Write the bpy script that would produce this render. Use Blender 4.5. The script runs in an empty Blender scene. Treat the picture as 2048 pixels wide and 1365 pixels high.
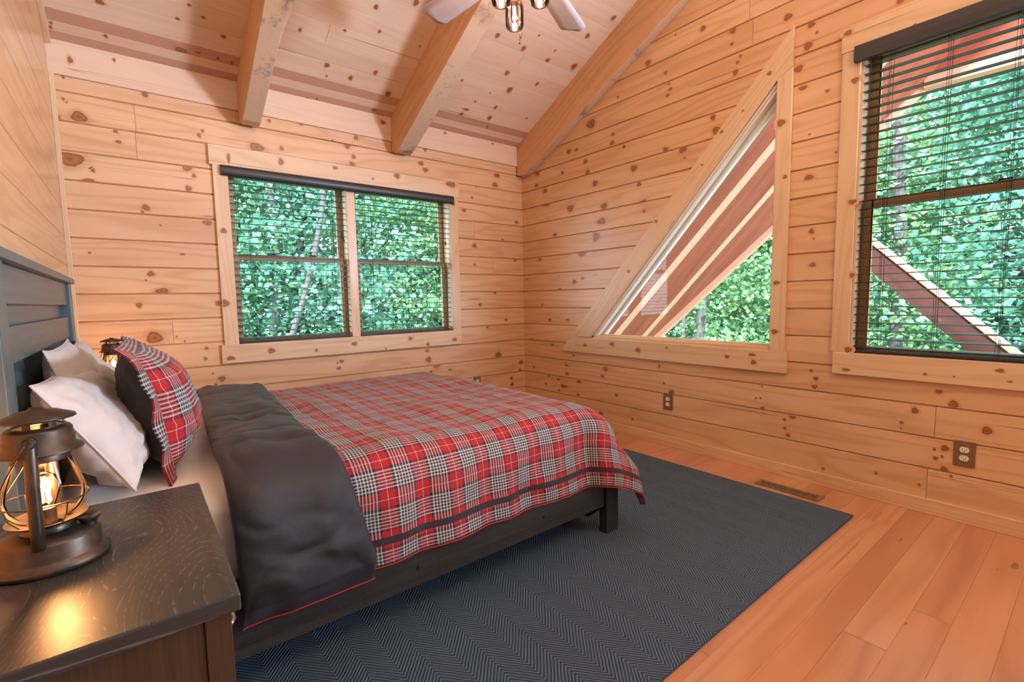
import bpy, math, random
from mathutils import Vector, Matrix, noise
random.seed(7)
S = bpy.context.scene
PI = math.pi

# ------------------------------------------------------------------ camera
CAM = Vector((-2.932, -3.516, 1.0642)); YAW, PITCH, ROLL, FPX = 0.902006, -0.0880517, -0.018389, 955.5
ca, sa, cp, sp = math.cos(YAW), math.sin(YAW), math.cos(PITCH), math.sin(PITCH)
FW = Vector((cp*ca, cp*sa, sp)); RT0 = Vector((sa, -ca, 0)); UP0 = RT0.cross(FW)
RT = RT0*math.cos(ROLL) + UP0*math.sin(ROLL); UP = -RT0*math.sin(ROLL) + UP0*math.cos(ROLL)
cd = bpy.data.cameras.new('camera'); cam = bpy.data.objects.new('camera', cd); S.collection.objects.link(cam)
cd.sensor_width = 36; cd.lens = FPX/2048*36; cd.clip_start = 0.02; cd.clip_end = 200
M = Matrix((RT, UP, -FW)).transposed().to_4x4(); M.translation = CAM; cam.matrix_world = M
S.camera = cam

# ------------------------------------------------------------------ exposure, world, sun, large lights
S.view_settings.view_transform = 'Standard'; S.view_settings.look = 'None'
S.view_settings.gamma = 1.0; S.view_settings.use_curve_mapping = False
S.view_settings.exposure = 0.05
W = bpy.data.worlds.new('overcast_sky'); S.world = W; W.use_nodes = True
wn = W.node_tree.nodes; wl = W.node_tree.links
bg = wn['Background']; bg.inputs[0].default_value = (0.62, 0.82, 1.0, 1); bg.inputs[1].default_value = 9.5

def lamp(name, kind, loc, energy, color, rot=None, **kw):
    d = bpy.data.lights.new(name, kind); d.energy = energy; d.color = color
    for k, v in kw.items(): setattr(d, k, v)
    o = bpy.data.objects.new(name, d); S.collection.objects.link(o); o.location = loc
    if rot: o.rotation_euler = rot
    return o
def aim(o, d): o.rotation_euler = Vector(d).to_track_quat('-Z', 'Y').to_euler()
sun = lamp('sun', 'SUN', (-6, -8, 12), 14.0, (0.80, 0.95, 1.0), angle=0.05); aim(sun, (0.55, 0.6, -0.75))
# added area lamp at the unseen door, washing the ceiling with cool light
door_fill = lamp('added_door_fill', 'AREA', (-0.06, -4.6, 1.70), 165, (0.66, 0.76, 1.0), shape='RECTANGLE', size=0.5, size_y=0.5, spread=2.2)
aim(door_fill, (-1, 0.80, 0.80))
# added warm area light behind the camera, fills the room
rear_fill = lamp('added_rear_fill', 'AREA', (-1.9, -4.4, 3.1), 24, (1.0, 0.74, 0.50), shape='RECTANGLE', size=1.2, size_y=0.8)
aim(rear_fill, (0.15, 0.65, -0.75))
for nm, loc, sx, sy, d in (('portal_back', (-1.61, 0.2, 1.36), 1.7, 1.2, (0, -1, 0)), ('portal_triangle', (0.2, -1.8, 1.3), 1.6, 1.6, (-1, 0, 0)),
                           ('portal_right', (0.2, -3.25, 1.5), 1.3, 1.6, (-1, 0, 0))):
    p = lamp(nm, 'AREA', loc, 1, (1, 1, 1), shape='RECTANGLE', size=sx, size_y=sy); aim(p, d); p.data.cycles.is_portal = True

# ------------------------------------------------------------------ helpers
def ray(x, y): return RT*(x-1024) - UP*(y-682.5) + FW*FPX
class MB:
    """collects geometry for ONE mesh"""
    def __init__(s): s.v = []; s.f = []; s.uv = []; s.b = []; s.k = []; s.mi = []
    def poly(s, pts, uv=None, bid=0.0, mi=0, kn=None):
        n = len(s.v); s.v += [Vector(p) for p in pts]; s.f.append(tuple(range(n, n+len(pts))))
        s.uv.append([tuple(q[:2]) for q in (uv if uv else [(p[0], p[1]) for p in pts])]); s.b.append(bid); s.mi.append(mi)
        s.k += list(kn) if kn else [0.0]*len(pts)
    def box(s, x0, x1, y0, y1, z0, z1, g=0, bid=None, mi=0, T=None):
        """g = grain axis"""
        if bid is None: bid = random.random()
        c = [Vector((x, y, z)) for z in (z0, z1) for y in (y0, y1) for x in (x0, x1)]
        o = [a for a in (0, 1, 2) if a != g]
        du = random.random()*3
        for q, ax in (((0, 2, 3, 1), 2), ((4, 5, 7, 6), 2), ((0, 1, 5, 4), 1), ((2, 6, 7, 3), 1), ((0, 4, 6, 2), 0), ((1, 3, 7, 5), 0)):
            if ax == g: uv = [(c[i][o[0]]*.2, c[i][o[1]]) for i in q]
            else:
                w = [a for a in o if a != ax][0]; uv = [(c[i][g]+du, c[i][w]+c[i][ax]*.3) for i in q]
            p = [c[i] for i in q]
            s.poly([T @ a for a in p] if T else p, uv, bid, mi)
    def prism(s, prof, axis, a, b, bid=None, mi=0, g=None):
        """profile (list of 2-D points in the two other axes, ccw) swept along axis from a to b"""
        if bid is None: bid = random.random()
        o = [i for i in (0, 1, 2) if i != axis]
        def P(p, t):
            r = [0, 0, 0]; r[o[0]] = p[0]; r[o[1]] = p[1]; r[axis] = t; return Vector(r)
        A = [P(p, a) for p in prof]; B = [P(p, b) for p in prof]
        gg = axis if g is None else g
        def uvs(ps):
            oo = [i for i in (0, 1, 2) if i != gg]; return [(p[gg], p[oo[0]]+p[oo[1]]*.7) for p in ps]
        s.poly(A[::-1], uvs(A[::-1]), bid, mi); s.poly(B, uvs(B), bid, mi)
        n = len(prof)
        for i in range(n):
            q = [A[i], A[(i+1) % n], B[(i+1) % n], B[i]]; s.poly(q, uvs(q), bid, mi)
    def grid(s, fn, nu, nv, uvf=None, bid=0.0, mi=0, closeu=False, closev=False):
        n = len(s.v)
        for j in range(nv+(0 if closev else 1)):
            for i in range(nu+(0 if closeu else 1)): s.v.append(Vector(fn(i/nu, j/nv))); s.k.append(0.0)
        w = nu+(0 if closeu else 1); h = nv+(0 if closev else 1)
        for j in range(nv):
            for i in range(nu):
                i2, j2 = (i+1) % w, (j+1) % h
                s.f.append((n+j*w+i, n+j*w+i2, n+j2*w+i2, n+j2*w+i))
                s.uv.append([(uvf(a/nu, b/nv) if uvf else (a/nu, b/nv)) for a, b in ((i, j), (i+1, j), (i+1, j+1), (i, j+1))]); s.b.append(bid); s.mi.append(mi)
    def tube(s, pts, r, n=8, cap=True, mi=0, bid=0.0, closed=False):
        pts = [Vector(p) for p in pts]; N = len(pts)
        rr = r if isinstance(r, (list, tuple)) else [r]*N
        base = len(s.v); prev = None
        for i, p in enumerate(pts):
            if closed: t = (pts[(i+1) % N]-pts[i-1]).normalized()
            else: t = (pts[min(i+1, N-1)]-pts[max(i-1, 0)]).normalized()
            if prev is None: a = t.orthogonal().normalized()
            else: a = (prev - t*prev.dot(t)).normalized()
            prev = a; b = t.cross(a)
            for k in range(n):
                th = 2*PI*k/n; s.v.append(p+(a*math.cos(th)+b*math.sin(th))*rr[i]); s.k.append(0.0)
        for i in range(N if closed else N-1):
            for k in range(n):
                k2 = (k+1) % n; i2 = (i+1) % N
                s.f.append((base+i*n+k, base+i*n+k2, base+i2*n+k2, base+i2*n+k)); s.uv.append([(i*.05, k/n), (i*.05, (k+1)/n), (i*.05+.05, (k+1)/n), (i*.05+.05, k/n)]); s.b.append(bid); s.mi.append(mi)
        if cap and not closed:
            for i, rev in ((0, True), (N-1, False)):
                idx = [base+i*n+k for k in range(n)]; idx = idx[::-1] if rev else idx
                s.f.append(tuple(idx)); s.uv.append([(0, 0)]*n); s.b.append(bid); s.mi.append(mi)
    def lathe(s, prof, c=(0, 0, 0), n=32, mi=0, sx=1.0, sy=1.0):
        c = Vector(c); base = len(s.v)
        for r, z in prof:
            for k in range(n): th = 2*PI*k/n; s.v.append(c+Vector((r*sx*math.cos(th), r*sy*math.sin(th), z))); s.k.append(0.0)
        for i in range(len(prof)-1):
            for k in range(n):
                k2 = (k+1) % n; s.f.append((base+i*n+k, base+i*n+k2, base+(i+1)*n+k2, base+(i+1)*n+k)); s.uv.append([(k/n, i*.1)]*4); s.b.append(0.0); s.mi.append(mi)
    def build(s, name, mats, parent=None, smooth=False, bevel=0, local=False, merge=True, seg=2):
        me = bpy.data.meshes.new(name)
        off = Vector((0, 0, 0))
        p = parent
        while p is not None and not local: off += p.location; p = p.parent
        me.from_pydata([tuple(a-off) for a in s.v], [], s.f)
        uvl = me.uv_layers.new(name='UVMap')
        flat = [c for fu in s.uv for q in fu for c in q]; uvl.data.foreach_set('uv', flat)
        at = me.attributes.new('bid', 'FLOAT', 'FACE'); at.data.foreach_set('value', s.b)
        at = me.attributes.new('knot', 'FLOAT', 'POINT'); at.data.foreach_set('value', s.k)
        if not isinstance(mats, (list, tuple)): mats = [mats]
        for m in mats: me.materials.append(m)
        me.polygons.foreach_set('material_index', s.mi)
        if smooth: me.polygons.foreach_set('use_smooth', [True]*len(s.f))
        me.update()
        o = bpy.data.objects.new(name, me); S.collection.objects.link(o)
        if parent: o.parent = parent
        if bevel:
            import bmesh
            bm = bmesh.new(); bm.from_mesh(me); bmesh.ops.remove_doubles(bm, verts=bm.verts, dist=1e-5); bm.to_mesh(me); bm.free()
            md = o.modifiers.new('bevel', 'BEVEL'); md.width = bevel; md.segments = seg; md.limit_method = 'ANGLE'; md.angle_limit = 0.7
        elif merge and smooth:
            import bmesh
            bm = bmesh.new(); bm.from_mesh(me); bmesh.ops.remove_doubles(bm, verts=bm.verts, dist=1e-6); bmesh.ops.recalc_face_normals(bm, faces=bm.faces); bm.to_mesh(me); bm.free()
        return o
def tag(o, label=None, cat=None, group=None, kind=None):
    if label: o['label'] = label
    if cat: o['category'] = cat
    if group: o['group'] = group
    if kind: o['kind'] = kind
    return o
def empty(name, loc, label=None, cat=None, group=None, kind=None, parent=None):
    o = bpy.data.objects.new(name, None); S.collection.objects.link(o); o.location = loc; o.empty_display_size = .1
    return tag(o, label, cat, group, kind)
def kids(o): return [c for c in list(S.collection.objects) if c.parent == o]
def copy_tree(o, parent=None):
    c = o.copy(); S.collection.objects.link(c); c.parent = parent
    for ch in kids(o): copy_tree(ch, c)
    return c

# ------------------------------------------------------------------ materials
def mat(name):
    m = bpy.data.materials.new(name); m.use_nodes = True; nt = m.node_tree
    return m, nt, nt.nodes['Principled BSDF']
def N(nt, t, **kw):
    n = nt.nodes.new(t)
    for k, v in kw.items(): setattr(n, k, v)
    return n
def mth(nt, op, a, b=None, c=None, clamp=False):
    n = nt.nodes.new('ShaderNodeMath'); n.operation = op; n.use_clamp = clamp
    for i, x in enumerate((a, b, c)):
        if x is None: continue
        if isinstance(x, (int, float)): n.inputs[i].default_value = x
        else: nt.links.new(x, n.inputs[i])
    return n.outputs[0]
def ramp(nt, fac, stops, interp='LINEAR'):
    n = nt.nodes.new('ShaderNodeValToRGB'); n.color_ramp.interpolation = interp
    el = n.color_ramp.elements
    while len(el) < len(stops): el.new(0.5)
    for e, (p, c) in zip(el, stops):
        e.position = p; e.color = (*c, 1) if len(c) == 3 else c
    nt.links.new(fac, n.inputs[0]); return n.outputs[0]
def mixc(nt, fac, a, b, bt='MIX'):
    n = nt.nodes.new('ShaderNodeMix'); n.data_type = 'RGBA'; n.blend_type = bt
    for sock, x in ((n.inputs[0], fac), (n.inputs[6], a), (n.inputs[7], b)):
        if isinstance(x, (int, float)): sock.default_value = x
        elif isinstance(x, tuple): sock.default_value = (*x, 1) if len(x) == 3 else x
        else: nt.links.new(x, sock)
    return n.outputs[2]
def uvxy(nt):
    u = nt.nodes.new('ShaderNodeUVMap'); u.uv_map = 'UVMap'
    s = nt.nodes.new('ShaderNodeSeparateXYZ'); nt.links.new(u.outputs[0], s.inputs[0]); return s.outputs[0], s.outputs[1]
def comb(nt, x, y, z=0.0):
    c = nt.nodes.new('ShaderNodeCombineXYZ')
    for i, a in enumerate((x, y, z)):
        if isinstance(a, (int, float)): c.inputs[i].default_value = a
        else: nt.links.new(a, c.inputs[i])
    return c.outputs[0]
def noisen(nt, vec, scale, detail=2, rough=.5, dist=0):
    n = nt.nodes.new('ShaderNodeTexNoise'); n.inputs['Scale'].default_value = scale; n.inputs['Detail'].default_value = detail
    n.inputs['Roughness'].default_value = rough; n.inputs['Distortion'].default_value = dist
    nt.links.new(vec, n.inputs['Vector']); return n.outputs['Fac']
def bump(nt, b, h, strength, dist=.002):
    n = nt.nodes.new('ShaderNodeBump'); n.inputs['Strength'].default_value = strength; n.inputs['Distance'].default_value = dist
    nt.links.new(h, n.inputs['Height']); nt.links.new(n.outputs[0], b.inputs['Normal'])
def pine(name, ringk=.40, light=(.74, .485, .285), dark=(.55, .295, .135), rough=.42, tint=.5, coat=0.15, ring=9.0):
    m, nt, b = mat(name)
    u, v = uvxy(nt)
    at = N(nt, 'ShaderNodeAttribute', attribute_name='bid').outputs['Fac']
    kn = N(nt, 'ShaderNodeAttribute', attribute_name='knot').outputs['Fac']
    r1 = mth(nt, 'MULTIPLY', at, 57.3); r2 = mth(nt, 'MULTIPLY', at, 23.1)
    # cathedral rings: long stretched noise banded with sine
    w = noisen(nt, comb(nt, mth(nt, 'ADD', mth(nt, 'MULTIPLY', u, .55), r1), mth(nt, 'MULTIPLY', v, 5.0), r2), 1.0, 2, .45)
    rings = mth(nt, 'MULTIPLY_ADD', mth(nt, 'SINE', mth(nt, 'MULTIPLY', mth(nt, 'ADD', mth(nt, 'MULTIPLY', w, ring), mth(nt, 'MULTIPLY', v, 9.0)), 6.0)), .5, .5)
    fine = noisen(nt, comb(nt, mth(nt, 'ADD', mth(nt, 'MULTIPLY', u, 4.0), r2), mth(nt, 'MULTIPLY', v, 170.0), r1), 1.0, 3, .6)
    big = noisen(nt, comb(nt, mth(nt, 'ADD', mth(nt, 'MULTIPLY', u, 1.1), r1), mth(nt, 'MULTIPLY', v, 6.0), 3.0), 1.0, 2, .5)
    f = mth(nt, 'ADD', mth(nt, 'MULTIPLY', mth(nt, 'POWER', rings, 3.0), ringk), mth(nt, 'MULTIPLY', fine, .30))
    f = mth(nt, 'ADD', f, mth(nt, 'MULTIPLY', mth(nt, 'SUBTRACT', big, .35), .75), clamp=True)
    col = mixc(nt, f, light, dark)
    # per-board tint
    h = nt.nodes.new('ShaderNodeTexWhiteNoise'); h.noise_dimensions = '1D'; nt.links.new(r1, h.inputs['W'])
    tn = ramp(nt, h.outputs['Value'], [(0, (1.0, .96, .92)), (.25, (1.08, 1.08, 1.05)), (.5, (.93, .82, .76)), (.75, (1.06, 1.02, .93)), (1, (.86, .74, .64))])
    col = mixc(nt, tint, col, mixc(nt, 1.0, col, tn, 'MULTIPLY'))
    # dark heartwood boards carry bid above 2
    hw = mth(nt, 'GREATER_THAN', at, 2.0)
    col = mixc(nt, mth(nt, 'MULTIPLY', hw, .62), col, (.40, .15, .08))
    # rare checks (drying cracks) running along the board
    cr = noisen(nt, comb(nt, mth(nt, 'ADD', mth(nt, 'MULTIPLY', u, .45), r2), mth(nt, 'MULTIPLY', v, 24.0), r1), 1.0, 1, .4)
    ck = ramp(nt, cr, [(0, (0, 0, 0)), (.715, (0, 0, 0)), (.722, (1, 1, 1)), (.727, (1, 1, 1)), (.734, (0, 0, 0))])
    col = mixc(nt, mth(nt, 'MULTIPLY', ck, .65), col, (.25, .11, .045))
    # knots: 0 outside, 0.5 at the rim, 1 at the heart
    halo = ramp(nt, kn, [(0, (0, 0, 0)), (.42, (.75, .75, .75)), (.5, (1, 1, 1))])
    col = mixc(nt, mth(nt, 'MULTIPLY', halo, .55), col, (.47, .17, .06))
    nk = mth(nt, 'MULTIPLY_ADD', noisen(nt, comb(nt, u, v, r2), 90, 2), .16, mth(nt, 'SUBTRACT', kn, .08))
    core = ramp(nt, nk, [(0, (0, 0, 0)), (.47, (0, 0, 0)), (.53, (1, 1, 1))])
    kc = ramp(nt, nk, [(.46, (.11, .035, .012)), (.57, (.25, .080, .018)), (.75, (.38, .14, .035)), (.95, (.22, .07, .02))])
    col = mixc(nt, core, col, kc)
    nt.links.new(col, b.inputs['Base Color'])
    b.inputs['Roughness'].default_value = rough; b.inputs['Coat Weight'].default_value = coat; b.inputs['Coat Roughness'].default_value = .25
    bump(nt, b, mth(nt, 'ADD', fine, mth(nt, 'MULTIPLY', ck, -2.0)), .25, .001)
    return m
M_wall = pine('pine_log_siding')
M_ceil = pine('pine_ceiling_boards', ringk=.16, light=(.78, .60, .44), dark=(.62, .40, .25), tint=.35)
M_trim = pine('pine_casing', light=(.75, .54, .34), dark=(.60, .38, .20), tint=.3)
M_beam = pine('rough_sawn_beam', light=(.70, .42, .22), dark=(.55, .29, .13), rough=.6, tint=.2, coat=0)
M_left = pine('varnished_pine_boards', light=(.70, .45, .24), dark=(.50, .27, .11), rough=.3, tint=.8, coat=.4)
M_floor = pine('oak_floor_boards', light=(.60, .29, .15), dark=(.42, .165, .07), rough=.30, tint=.95, coat=.8, ring=5)
def plain(name, col, rough=.5, metal=0, **kw):
    m, nt, b = mat(name); b.inputs['Base Color'].default_value = (*col, 1); b.inputs['Roughness'].default_value = rough; b.inputs['Metallic'].default_value = metal
    for k, v in kw.items(): b.inputs[k].default_value = v
    return m
def grained(name, c0, c1, rough=.4, s=(3, 90), streak=None, bs=.2):
    m, nt, b = mat(name); u, v = uvxy(nt)
    at = N(nt, 'ShaderNodeAttribute', attribute_name='bid').outputs['Fac']; r1 = mth(nt, 'MULTIPLY', at, 31.7)
    f = noisen(nt, comb(nt, mth(nt, 'ADD', mth(nt, 'MULTIPLY', u, s[0]), r1), mth(nt, 'MULTIPLY', v, s[1]), r1), 1, 3, .6)
    col = ramp(nt, f, [(.3, c0), (.7, c1)])
    if streak:
        # cathedral figure: contour lines of a stretched noise field
        w = noisen(nt, comb(nt, mth(nt, 'ADD', mth(nt, 'MULTIPLY', u, 2.2), r1), mth(nt, 'MULTIPLY', v, 7.0), 2.0), 1, 1, .3)
        g = mth(nt, 'FRACT', mth(nt, 'MULTIPLY', mth(nt, 'ADD', w, mth(nt, 'MULTIPLY', f, .012)), 34))
        ln = ramp(nt, g, [(0, (0, 0, 0)), (.80, (0, 0, 0)), (.9, (1, 1, 1)), (1, (0, 0, 0))])
        brk = noisen(nt, comb(nt, mth(nt, 'MULTIPLY', u, 60), mth(nt, 'MULTIPLY', v, 160), 0), 1, 2)
        ln = mth(nt, 'MULTIPLY', ln, mth(nt, 'GREATER_THAN', brk, .5))
        col = mixc(nt, mth(nt, 'MULTIPLY', ln, .5), col, streak)
    nt.links.new(col, b.inputs['Base Color']); b.inputs['Roughness'].default_value = rough
    bump(nt, b, f, bs, .0008); return m
M_night = grained('espresso_oak_veneer', (.022, .022, .022), (.036, .036, .034), .40, streak=(.20, .18, .155))
M_head = grained('charcoal_wood_daylit', (.055, .082, .09), (.085, .125, .135), .36, s=(2, 60))  # cool daylight on the headboard is mixed into this teal colour
M_rail = grained('charcoal_wood_rail', (.020, .018, .016), (.045, .040, .035), .40, s=(2, 70), streak=(.08, .07, .06))
M_leg = plain('black_lacquer', (.02, .022, .025), .4)
M_blind = plain('blind_slat_black', (.022, .026, .034), .38)
M_val = plain('valance_charcoal', (.030, .026, .024), .42)
M_cord = plain('cord_black', (.01, .02, .018), .6)
M_sash = plain('sash_bronze', (.42, .28, .13), .45)
M_white = plain('white_vinyl', (.85, .82, .80), .35)
M_rust = None
def cloth(name, col, rough=.85, sheen=.3, wr=.3, sc=900):
    m, nt, b = mat(name); b.inputs['Base Color'].default_value = (*col, 1); b.inputs['Roughness'].default_value = rough
    b.inputs['Sheen Weight'].default_value = sheen
    tc = N(nt, 'ShaderNodeTexCoord').outputs['Object']
    f = mth(nt, 'ADD', noisen(nt, tc, sc, 1), mth(nt, 'MULTIPLY', noisen(nt, tc, 22, 3, .5), 2.0))
    bump(nt, b, f, wr, .003); return m
M_sheet = cloth('white_cotton', (.86, .80, .74), .9, .2, .35)
M_case = cloth('white_pillowcase', (.60, .55, .52), .9, .2, .35)
M_black = cloth('black_satin_cotton', (.013, .011, .013), .52, .08, .4)
M_lining = cloth('black_lining', (.02, .014, .014), .7, .1, .3)
M_red = plain('red_piping', (.45, .01, .015), .6)

def tartan(name, P=.122, hem=None):
    m, nt, b = mat(name); u, v = uvxy(nt)
    R_, K_, W_ = (.37, .004, .008), (.007, .005, .009), (.55, .515, .50)
    def sett(x, off):
        t = mth(nt, 'FRACT', mth(nt, 'ADD', mth(nt, 'DIVIDE', x, P), off))
        st = [(0, R_), (.20, W_), (.217, R_), (.40, K_), (.48, W_)]
        a = .48; n = 6; w = (1.0-.06-.48)/(2*n-1)
        for i in range(n-1):
            st += [(a+w*(2*i+.9), K_), (a+w*(2*i+2.1), W_)]
        st += [(.94, K_)]
        return ramp(nt, t, st, 'CONSTANT')
    A, B = sett(u, .05), sett(v, .33)
    # twill: diagonal interleave averaged between warp and weft
    tw = mth(nt, 'FRACT', mth(nt, 'MULTIPLY', mth(nt, 'ADD', u, v), 520))
    f = mth(nt, 'MULTIPLY_ADD', mth(nt, 'GREATER_THAN', tw, .5), .16, .42)
    col = mixc(nt, f, A, B)
    if hem:
        s = mth(nt, 'MULTIPLY', mth(nt, 'GREATER_THAN', v, hem[0]), mth(nt, 'LESS_THAN', v, hem[1]))
        col = mixc(nt, s, col, (.022, .015, .02))
    nt.links.new(col, b.inputs['Base Color']); b.inputs['Roughness'].default_value = .8; b.inputs['Sheen Weight'].default_value = .1
    tc = N(nt, 'ShaderNodeTexCoord').outputs['Object']
    bump(nt, b, mth(nt, 'ADD', mth(nt, 'MULTIPLY', tw, .15), mth(nt, 'MULTIPLY', noisen(nt, tc, 30, 3, .5), 2.0)), .3, .004)
    return m
M_plaid = tartan('red_black_white_plaid', hem=(1.335+.26+.335, 1.335+.26+.357))
M_plaid2 = tartan('red_black_white_plaid_sham', P=.130)

def rugmat():
    m, nt, b = mat('herringbone_wool'); u, v = uvxy(nt)
    col_w = .075
    q = noisen(nt, comb(nt, u, v, 0), 9, 2)
    uu = mth(nt, 'ADD', u, mth(nt, 'MULTIPLY', q, .008))
    t = mth(nt, 'ABSOLUTE', mth(nt, 'SUBTRACT', mth(nt, 'FRACT', mth(nt, 'DIVIDE', uu, 2*col_w)), .5))   # 0..0.5
    z = mth(nt, 'ADD', v, mth(nt, 'MULTIPLY', t, 2*col_w*1.15))
    rib = mth(nt, 'MULTIPLY_ADD', mth(nt, 'SINE', mth(nt, 'MULTIPLY', z, 2*PI/.0145)), .5, .5)
    kn = mth(nt, 'MULTIPLY_ADD', mth(nt, 'SINE', mth(nt, 'MULTIPLY', u, 2*PI/.009)), .5, .5)
    n2 = noisen(nt, comb(nt, u, v, 0), 420, 2)
    hgt = mth(nt, 'ADD', mth(nt, 'MULTIPLY', rib, .8), mth(nt, 'MULTIPLY', n2, .5))
    hgt = mth(nt, 'ADD', hgt, mth(nt, 'MULTIPLY', mth(nt, 'MULTIPLY', kn, rib), .25))
    col = ramp(nt, hgt, [(.18, (.016, .028, .040)), (.6, (.046, .078, .115)), (1.1, (.105, .16, .225))])
    nt.links.new(col, b.inputs['Base Color']); b.inputs['Roughness'].default_value = .95
    bump(nt, b, hgt, .8, .004); return m
M_rug = rugmat()
def glassmat(name, tint=(1, 1, 1), ior=1.45, gl=.9):
    m = bpy.data.materials.new(name); m.use_nodes = True; nt = m.node_tree; nt.nodes.clear()
    out = N(nt, 'ShaderNodeOutputMaterial'); mx = N(nt, 'ShaderNodeMixShader'); tr = N(nt, 'ShaderNodeBsdfTransparent'); g = N(nt, 'ShaderNodeBsdfGlossy')
    fr = N(nt, 'ShaderNodeFresnel'); fr.inputs[0].default_value = ior; tr.inputs[0].default_value = (*tint, 1); g.inputs['Roughness'].default_value = .02
    g.inputs[0].default_value = (gl, gl, gl, 1)
    nt.links.new(fr.outputs[0], mx.inputs[0]); nt.links.new(tr.outputs[0], mx.inputs[1]); nt.links.new(g.outputs[0], mx.inputs[2]); nt.links.new(mx.outputs[0], out.inputs[0]); return m
M_pane = glassmat('window_glass', (.97, .99, .985), 1.4); M_pane2 = glassmat('coated_glass', (.97, .99, .985), 1.08)
M_glass = glassmat('lantern_glass', (.98, .95, .90), 1.14)
M_jar = glassmat('jar_glass', (.98, .92, .88), 1.5)
def emis(name, col, st):
    m = bpy.data.materials.new(name); m.use_nodes = True; nt = m.node_tree; b = nt.nodes['Principled BSDF']
    b.inputs['Base Color'].default_value = (*col, 1); b.inputs['Emission Color'].default_value = (*col, 1); b.inputs['Emission Strength'].default_value = st; return m
M_fil = emis('glowing_filament', (1.0, .50, .18), 220)
M_fil2 = emis('glowing_bulb_filament', (1.0, .62, .38), 50)
def rusty():
    m, nt, b = mat('aged_metal'); tc = N(nt, 'ShaderNodeTexCoord').outputs['Object']
    f = noisen(nt, tc, 28, 5, .65)
    nt.links.new(ramp(nt, f, [(.35, (.045, .045, .042)), (.55, (.075, .055, .040)), (.78, (.15, .07, .035))]), b.inputs['Base Color'])
    b.inputs['Metallic'].default_value = .75
    nt.links.new(ramp(nt, f, [(.3, (.28, .28, .28)), (.8, (.6, .6, .6))]), b.inputs['Roughness'])
    bump(nt, b, f, .15, .001); return m
M_rust = rusty()

# ------------------------------------------------------------------ plank surfaces
def clip(poly, a, b, c):
    """keep a*u+b*v<=c"""
    out = []
    for i, p in enumerate(poly):
        q = poly[(i+1) % len(poly)]; dp = a*p[0]+b*p[1]-c; dq = a*q[0]+b*q[1]-c
        if dp <= 1e-9: out.append(p)
        if (dp < -1e-9 and dq > 1e-9) or (dp > 1e-9 and dq < -1e-9):
            t = dp/(dp-dq); out.append((p[0]+(q[0]-p[0])*t, p[1]+(q[1]-p[1])*t))
    return out if len(out) >= 3 else []
def area(p): return .5*sum(p[i][0]*p[(i+1) % len(p)][1]-p[(i+1) % len(p)][0]*p[i][1] for i in range(len(p)))
def subtract(pieces, hole):
    if area(hole) < 0: hole = hole[::-1]
    res = []
    for P in pieces:
        rem = P
        for i in range(len(hole)):
            p, q = hole[i], hole[(i+1) % len(hole)]
            a, b = q[1]-p[1], -(q[0]-p[0]); c = a*p[0]+b*p[1]      # inside: a*u+b*v <= c for ccw
            out = clip(rem, -a, -b, -c)
            if out and abs(area(out)) > 1e-7: res.append(out)
            rem = clip(rem, a, b, c)
            if not rem: break
    return res
def planks(name, m, P, rows, u0, u1, joints={}, holes=(), halfplanes=(), knots=(), g=.0048, depth=.012, back=.025, bids={}, seed=1, flip=False):
    """rows: list of v boundaries; P(u,v,d) maps to 3-D with d behind the face"""
    rnd = random.Random(seed); mb = MB(); allb = []
    def add(poly, bid, dfun):
        if not poly or abs(area(poly)) < 1e-7: return
        if (area(poly) < 0) != flip: poly = poly[::-1]
        mb.poly([P(a, b, dfun(b)) for a, b in poly], [(a, b) for a, b in poly], bid)
    for r in range(len(rows)-1):
        v0, v1 = rows[r], rows[r+1]; js = [u0]+sorted(joints.get(r, []))+[u1]
        for k in range(len(js)-1):
            bid = bids.get(r, rnd.random()) if k == 0 or r not in bids else bids[r]
            a = js[k]+(.0008 if k else 0); b = js[k+1]-(.0008 if k < len(js)-2 else 0)
            allb.append((a, b, v0, v1, bid))
            for w0, w1, df in ((v0+g, v1-g, lambda z: 0.0), (v0, v0+g, lambda z, v=v0: depth*max(0, min(1, (v+g-z)/g))), (v1-g, v1, lambda z, v=v1: depth*max(0, min(1, (z-v+g)/g)))):
                pcs = [[(a, w0), (b, w0), (b, w1), (a, w1)]]
                for h in halfplanes: pcs = [q for q in (clip(p, *h) for p in pcs) if q]
                for h in holes: pcs = subtract(pcs, h)
                for p in pcs: add(p, bid, df)
    # backing
    pcs = [[(u0-.03, rows[0]), (u1+.03, rows[0]), (u1+.03, rows[-1]), (u0-.03, rows[-1])]]
    for h in halfplanes: pcs = [q for q in (clip(p, *h) for p in pcs) if q]
    for h in holes: pcs = subtract(pcs, h)
    for p in pcs: add(p, 0.5, lambda z: back)
    def board_at(u, v):
        for bd in allb:
            if bd[0] <= u <= bd[1] and bd[2] <= v <= bd[3]: return bd
    def blocked(u, v):
        for h in halfplanes:
            if h[0]*u+h[1]*v > h[2]: return True
        for h in holes:
            hh = h if area(h) > 0 else h[::-1]
            if all((hh[(i+1) % len(hh)][1]-hh[i][1])*(u-hh[i][0])-(hh[(i+1) % len(hh)][0]-hh[i][0])*(v-hh[i][1]) <= 0 for i in range(len(hh))): return True
        return False
    for ki, (u, v, ru, rv) in enumerate(knots):
        bd = board_at(u, v)
        if not bd or blocked(u, v): continue
        knotdisc(mb, lambda a, b, e=.0005+.00006*(ki % 9): P(a, b, -e), u, v, ru, rv, bd[4], (bd[0]+.001, bd[1]-.001, bd[2]+g, bd[3]-g), flip)
    return mb.build(name, m, merge=False)
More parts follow.
